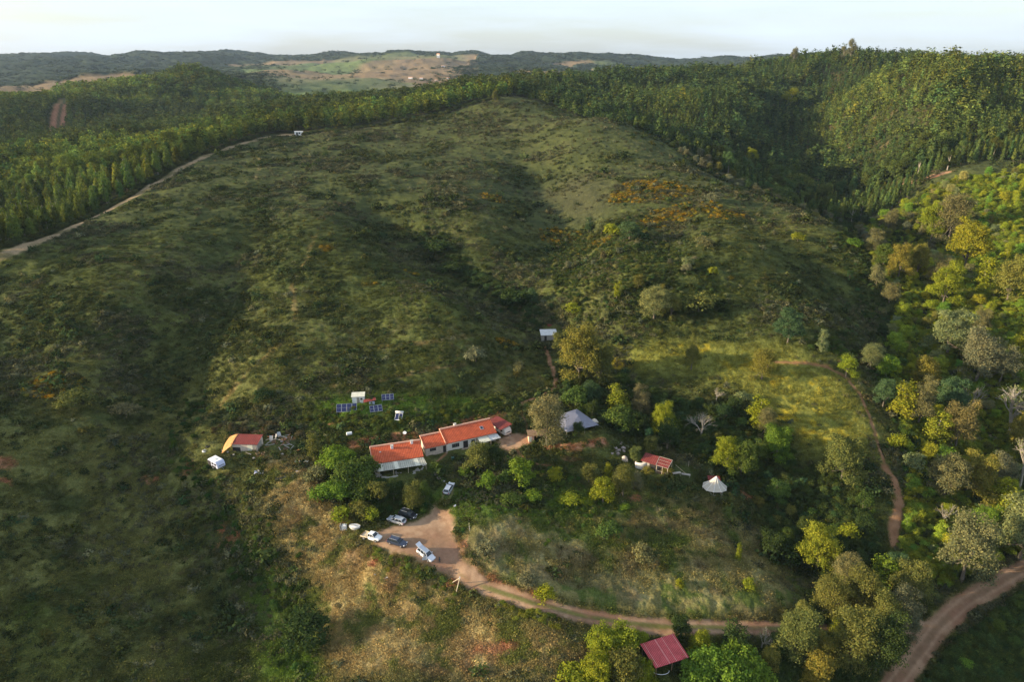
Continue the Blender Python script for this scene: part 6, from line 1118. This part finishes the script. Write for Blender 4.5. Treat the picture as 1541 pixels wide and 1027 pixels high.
for (reg, Q, rad, tints, kinds, lift, scl) in FILL:
    A = poisson(Q, rad, 9000); pm = road_any(A[:, 0], A[:, 1]); ob = off_buildings(A[:, 0], A[:, 1], 1)
    near_road = dist_line(A[:, 0], A[:, 1], ROAD) < 5.5; cnt = 0
    for (x, y), m_, o_, nr_ in zip(A, pm, ob, near_road):
        if m_ > .05 or not o_ or nr_: continue
        kd = kinds[rng.integers(len(kinds))]; tn = tints[rng.integers(len(tints))]; s = scl * rng.uniform(.55, 1.15) * (1.35 if kd == 'shrub' else 1)
        if not free(x, y, 1.2 * s if kd == 'shrub' else 2.2 * s): continue
        u, v, d = project(x, y, H(x, y)); 
        if u > 1600: continue
        rg = reg if 'trees' not in reg else 'shaded valley behind the hill'
        ITEMS.append((math.hypot(x, y), kd, KN[kd], x, y, s * rng.uniform(.9, 1.25), vary(tuple(np.array(TN[tn]) * (1.3 if 'right side' in reg else 1)), .12, .08), '%s %s in the growth of the %s' % (TW[tn], WD[kd], rg), 'bush' if kd == 'shrub' else 'tree', '%s %ss of the %s' % (TW[tn], WD[kd], rg), s * rng.uniform(.85, 1.15))); cnt += 1
    print(reg, cnt)
    # undergrowth
    k = 17000 if 'right side' in reg else 2200; p = rng.uniform(Q.min(0), Q.max(0), (k * 3, 2)); p = p[in_poly(p[:, 0], p[:, 1], Q)][:k]
    p = p[(road_any(p[:, 0], p[:, 1]) < .1) & off_buildings(p[:, 0], p[:, 1], 0) & (dist_line(p[:, 0], p[:, 1], ROAD) > 4.2)]
    base = {'brt': (.15, .19, .028)}.get(tints[0], (.050, .075, .024)); US[0].append(p); US[1].append(tintv(base, len(p), .28, .12)); US[2].append(rng.uniform(.25, .75, len(p)) * (1 if 'slope' not in reg else .7))
ITEMS.sort(key=lambda i_: i_[0]); _cnt = {}
for h_ in HAND: _cnt[KN[h_[3]]] = _cnt.get(KN[h_[3]], 0) + 1
for (_d0, kd, nm, x, y, s1, tv, lb, ct, gp, s2) in ITEMS:      # the nearest stay individual, what is past the count joins the mass
    _cnt[nm] = _cnt.get(nm, 0) + 1
    if _cnt[nm] <= 288: plant(kd, nm, x, y, s1, tv, lb, ct, gp, sz=s2)
    elif kd == 'shrub': US[0].append(np.array([[x, y]])); US[1].append(np.array([tv])); US[2].append(np.array([s1]))
    else: WOOD.append((x, y, s1, s2, tv))
if WOOD:
    wx = np.array([w_[0] for w_ in WOOD]); wy = np.array([w_[1] for w_ in WOOD]); scatter('valley_woods', np.stack([wx, wy, Hz(wx, wy) - .15], -1), rng.uniform(0, 6.28, len(WOOD)), np.array([(w_[2], w_[2], w_[3]) for w_ in WOOD]), np.array([w_[4] for w_ in WOOD]), [(c, None) for c, _ in LEAVES['broad']], 'far rounded trees merging into woodland up the right side of the valley', 'woodland')
# brambles and bushes that line gullies and banks
LINES = [(HILLTRACK[3], 1.0, (.085, .10, .032), 60, .3), (HILLTRACK[4], 1.0, (.085, .10, .032), 60, .3), (wp([(560, 831), (590, 842), (625, 856), (655, 872), (690, 895)]), 1.4, (.12, .15, .03), 90, .32), (wp([(745, 902), (790, 920), (815, 930), (860, 940)]), 1.2, (.15, .17, .03), 60, .34), (wp([(480, 640), (560, 640), (640, 632), (700, 622), (790, 602)]), 3, (.085, .115, .026), 190, .4), (wp([(450, 625), (520, 630), (600, 642)]), 3.5, (.07, .09, .026), 90, .4),
         (wp([(330, 650), (400, 640), (440, 650)]), 3, (.075, .07, .04), 60, .5), (RIDGE[1:9] + np.array([-6.0, 2.0]), 2.5, (.06, .075, .025), 500, .8), (EDGE, 4, (.06, .075, .028), 220, .9), (wp([(300, 600), (270, 660), (300, 740), (350, 790), (380, 830), (420, 880), (450, 930), (465, 1000)]), 4, (.045, .080, .020), 260, .45), (wp([(640, 350), (700, 410), (770, 450), (815, 485)]), 5, (.040, .062, .022), 320, .7), (wp([(770, 700), (850, 740), (900, 770)]), 6, (.06, .10, .022), 160, .35), (wp([(700, 750), (760, 762), (850, 790)]), 5, (.075, .12, .022), 120, .3), (wp([(500, 700), (530, 745), (600, 765), (650, 755)]), 3, (.05, .085, .024), 150, .5), (wp([(1230, 520), (1300, 540), (1350, 600), (1365, 700)]), 3.5, (.05, .085, .022), 200, .5)]
for (Lw, w_, tn, n_, s_) in LINES:
    seg = np.sort(rng.uniform(0, len(Lw) - 1.001, n_)); i_ = seg.astype(int); f_ = (seg - i_)[:, None]; p = Lw[i_] * (1 - f_) + Lw[i_ + 1] * f_ + rng.normal(0, w_ * .6, (n_, 2))
    k = (road_any(p[:, 0], p[:, 1]) < .1) & off_buildings(p[:, 0], p[:, 1], -1.5); p = p[k]; US[0].append(p); US[1].append(tintv(tn, len(p), .25, .1)); US[2].append(rng.uniform(.5, 1.3, len(p)) * s_)
p = np.concatenate(US[0]); t = np.concatenate(US[1]); s = np.concatenate(US[2]); z = Hz(p[:, 0], p[:, 1]) - .1
scatter('undergrowth', np.c_[p, z], rng.uniform(0, 6.28, len(p)), np.stack([s * 1.15, s * 1.15, s], -1), t, [(c, None) for c, _ in LEAVES['shrub']], 'brambles and undergrowth filling the gullies and the valley floor', 'undergrowth')
build_terrain()
# ------------------------------------------------------------------ light, sky, air
SUN_EL, SUN_AZ = 13.2, -97.0
w = bpy.data.worlds.new('World'); scene.world = w; w.use_nodes = True; nt = w.node_tree; nt.nodes.clear()
wo = nt.nodes.new('ShaderNodeOutputWorld'); bg = nt.nodes.new('ShaderNodeBackground'); sk = nt.nodes.new('ShaderNodeTexSky')
sk.sky_type = 'NISHITA'; sk.sun_disc = False; sk.sun_elevation = R(SUN_EL); sk.sun_rotation = R(SUN_AZ); sk.air_density = 1.0; sk.dust_density = 1.5; sk.ozone_density = 1.5; sk.altitude = 200
tc = nt.nodes.new('ShaderNodeTexCoord'); mp = nt.nodes.new('ShaderNodeMapping'); mp.inputs['Scale'].default_value = (1, 1, 9)
nz = nt.nodes.new('ShaderNodeTexNoise'); nz.inputs['Scale'].default_value = 2.2; nz.inputs['Detail'].default_value = 7; nz.inputs['Roughness'].default_value = .55
rp = nt.nodes.new('ShaderNodeValToRGB'); rp.color_ramp.elements[0].position = .40; rp.color_ramp.elements[1].position = .66; rp.color_ramp.elements[0].color = (.30,.30,.30,1); rp.color_ramp.elements[1].color = (.95,.95,.95,1)
mx = nt.nodes.new('ShaderNodeMix'); mx.data_type = 'RGBA'; mx.inputs[7].default_value = (3.8, 4.35, 5.1, 1)   # thin high cloud veil
L = nt.links.new
L(tc.outputs['Generated'], mp.inputs['Vector']); L(mp.outputs[0], nz.inputs['Vector']); L(nz.outputs['Fac'], rp.inputs['Fac']); L(rp.outputs['Color'], mx.inputs[0])
L(sk.outputs[0], mx.inputs[6]); L(mx.outputs[2], bg.inputs['Color']); bg.inputs["Strength"].default_value = .11; L(bg.outputs[0], wo.inputs['Surface'])
sd = bpy.data.lights.new('sun', 'SUN'); so = bpy.data.objects.new('sun', sd); COL.objects.link(so)
sd.energy = 5.0; sd.angle = R(.5); sd.color = (1.0, .81, .55)
so.rotation_euler = (R(90 - SUN_EL), 0, R(180 - SUN_AZ)); so.location = (-300, 0, 300)
_d = Vector((math.sin(R(SUN_AZ)) * math.cos(R(SUN_EL)), math.cos(R(SUN_AZ)) * math.cos(R(SUN_EL)), math.sin(R(SUN_EL))))
so.rotation_euler = _d.to_track_quat('Z', 'Y').to_euler()
scene.view_settings.view_transform = 'Standard'; scene.view_settings.look = 'None'; scene.view_settings.exposure = 1.22; scene.view_settings.gamma = 1.0
try: scene.view_settings.use_curve_mapping = False
except Exception: pass
scene.cycles.max_bounces = 5; scene.cycles.diffuse_bounces = 3; scene.cycles.transparent_max_bounces = 4; scene.cycles.volume_bounces = 0
scene.cycles.use_adaptive_sampling = True; scene.cycles.use_denoising = True
# thin evening air over the whole country
hm = bpy.data.materials.new('haze'); hm.use_nodes = True; hm.node_tree.nodes.clear(); ho = hm.node_tree.nodes.new('ShaderNodeOutputMaterial'); hv = hm.node_tree.nodes.new('ShaderNodeVolumePrincipled')
hv.inputs['Color'].default_value = (.58, .76, 1.0, 1); hv.inputs['Density'].default_value = 4.0e-5; hv.inputs['Anisotropy'].default_value = 0.1; hm.node_tree.links.new(hv.outputs[0], ho.inputs['Volume'])
_zt = 100.0
for _o in scene.objects:
    if _o.type == 'MESH' and _o.parent is None and _o.name.startswith(('hillside_ground', 'distant_hills')): _zt = max(_zt, max(v[2] for v in _o.bound_box))
_zb = min(min(v[2] for v in _o.bound_box) for _o in scene.objects if _o.type == 'MESH' and _o.name.startswith(('hillside_ground', 'distant_hills', 'dirt_road')))
hb = MB().box(-9700, 9700, -9700, 9700, _zb - 1, _zt + 40).build('haze', hm); hb['kind'] = 'stuff'; hb['label'] = 'thin blue evening haze over the hills'
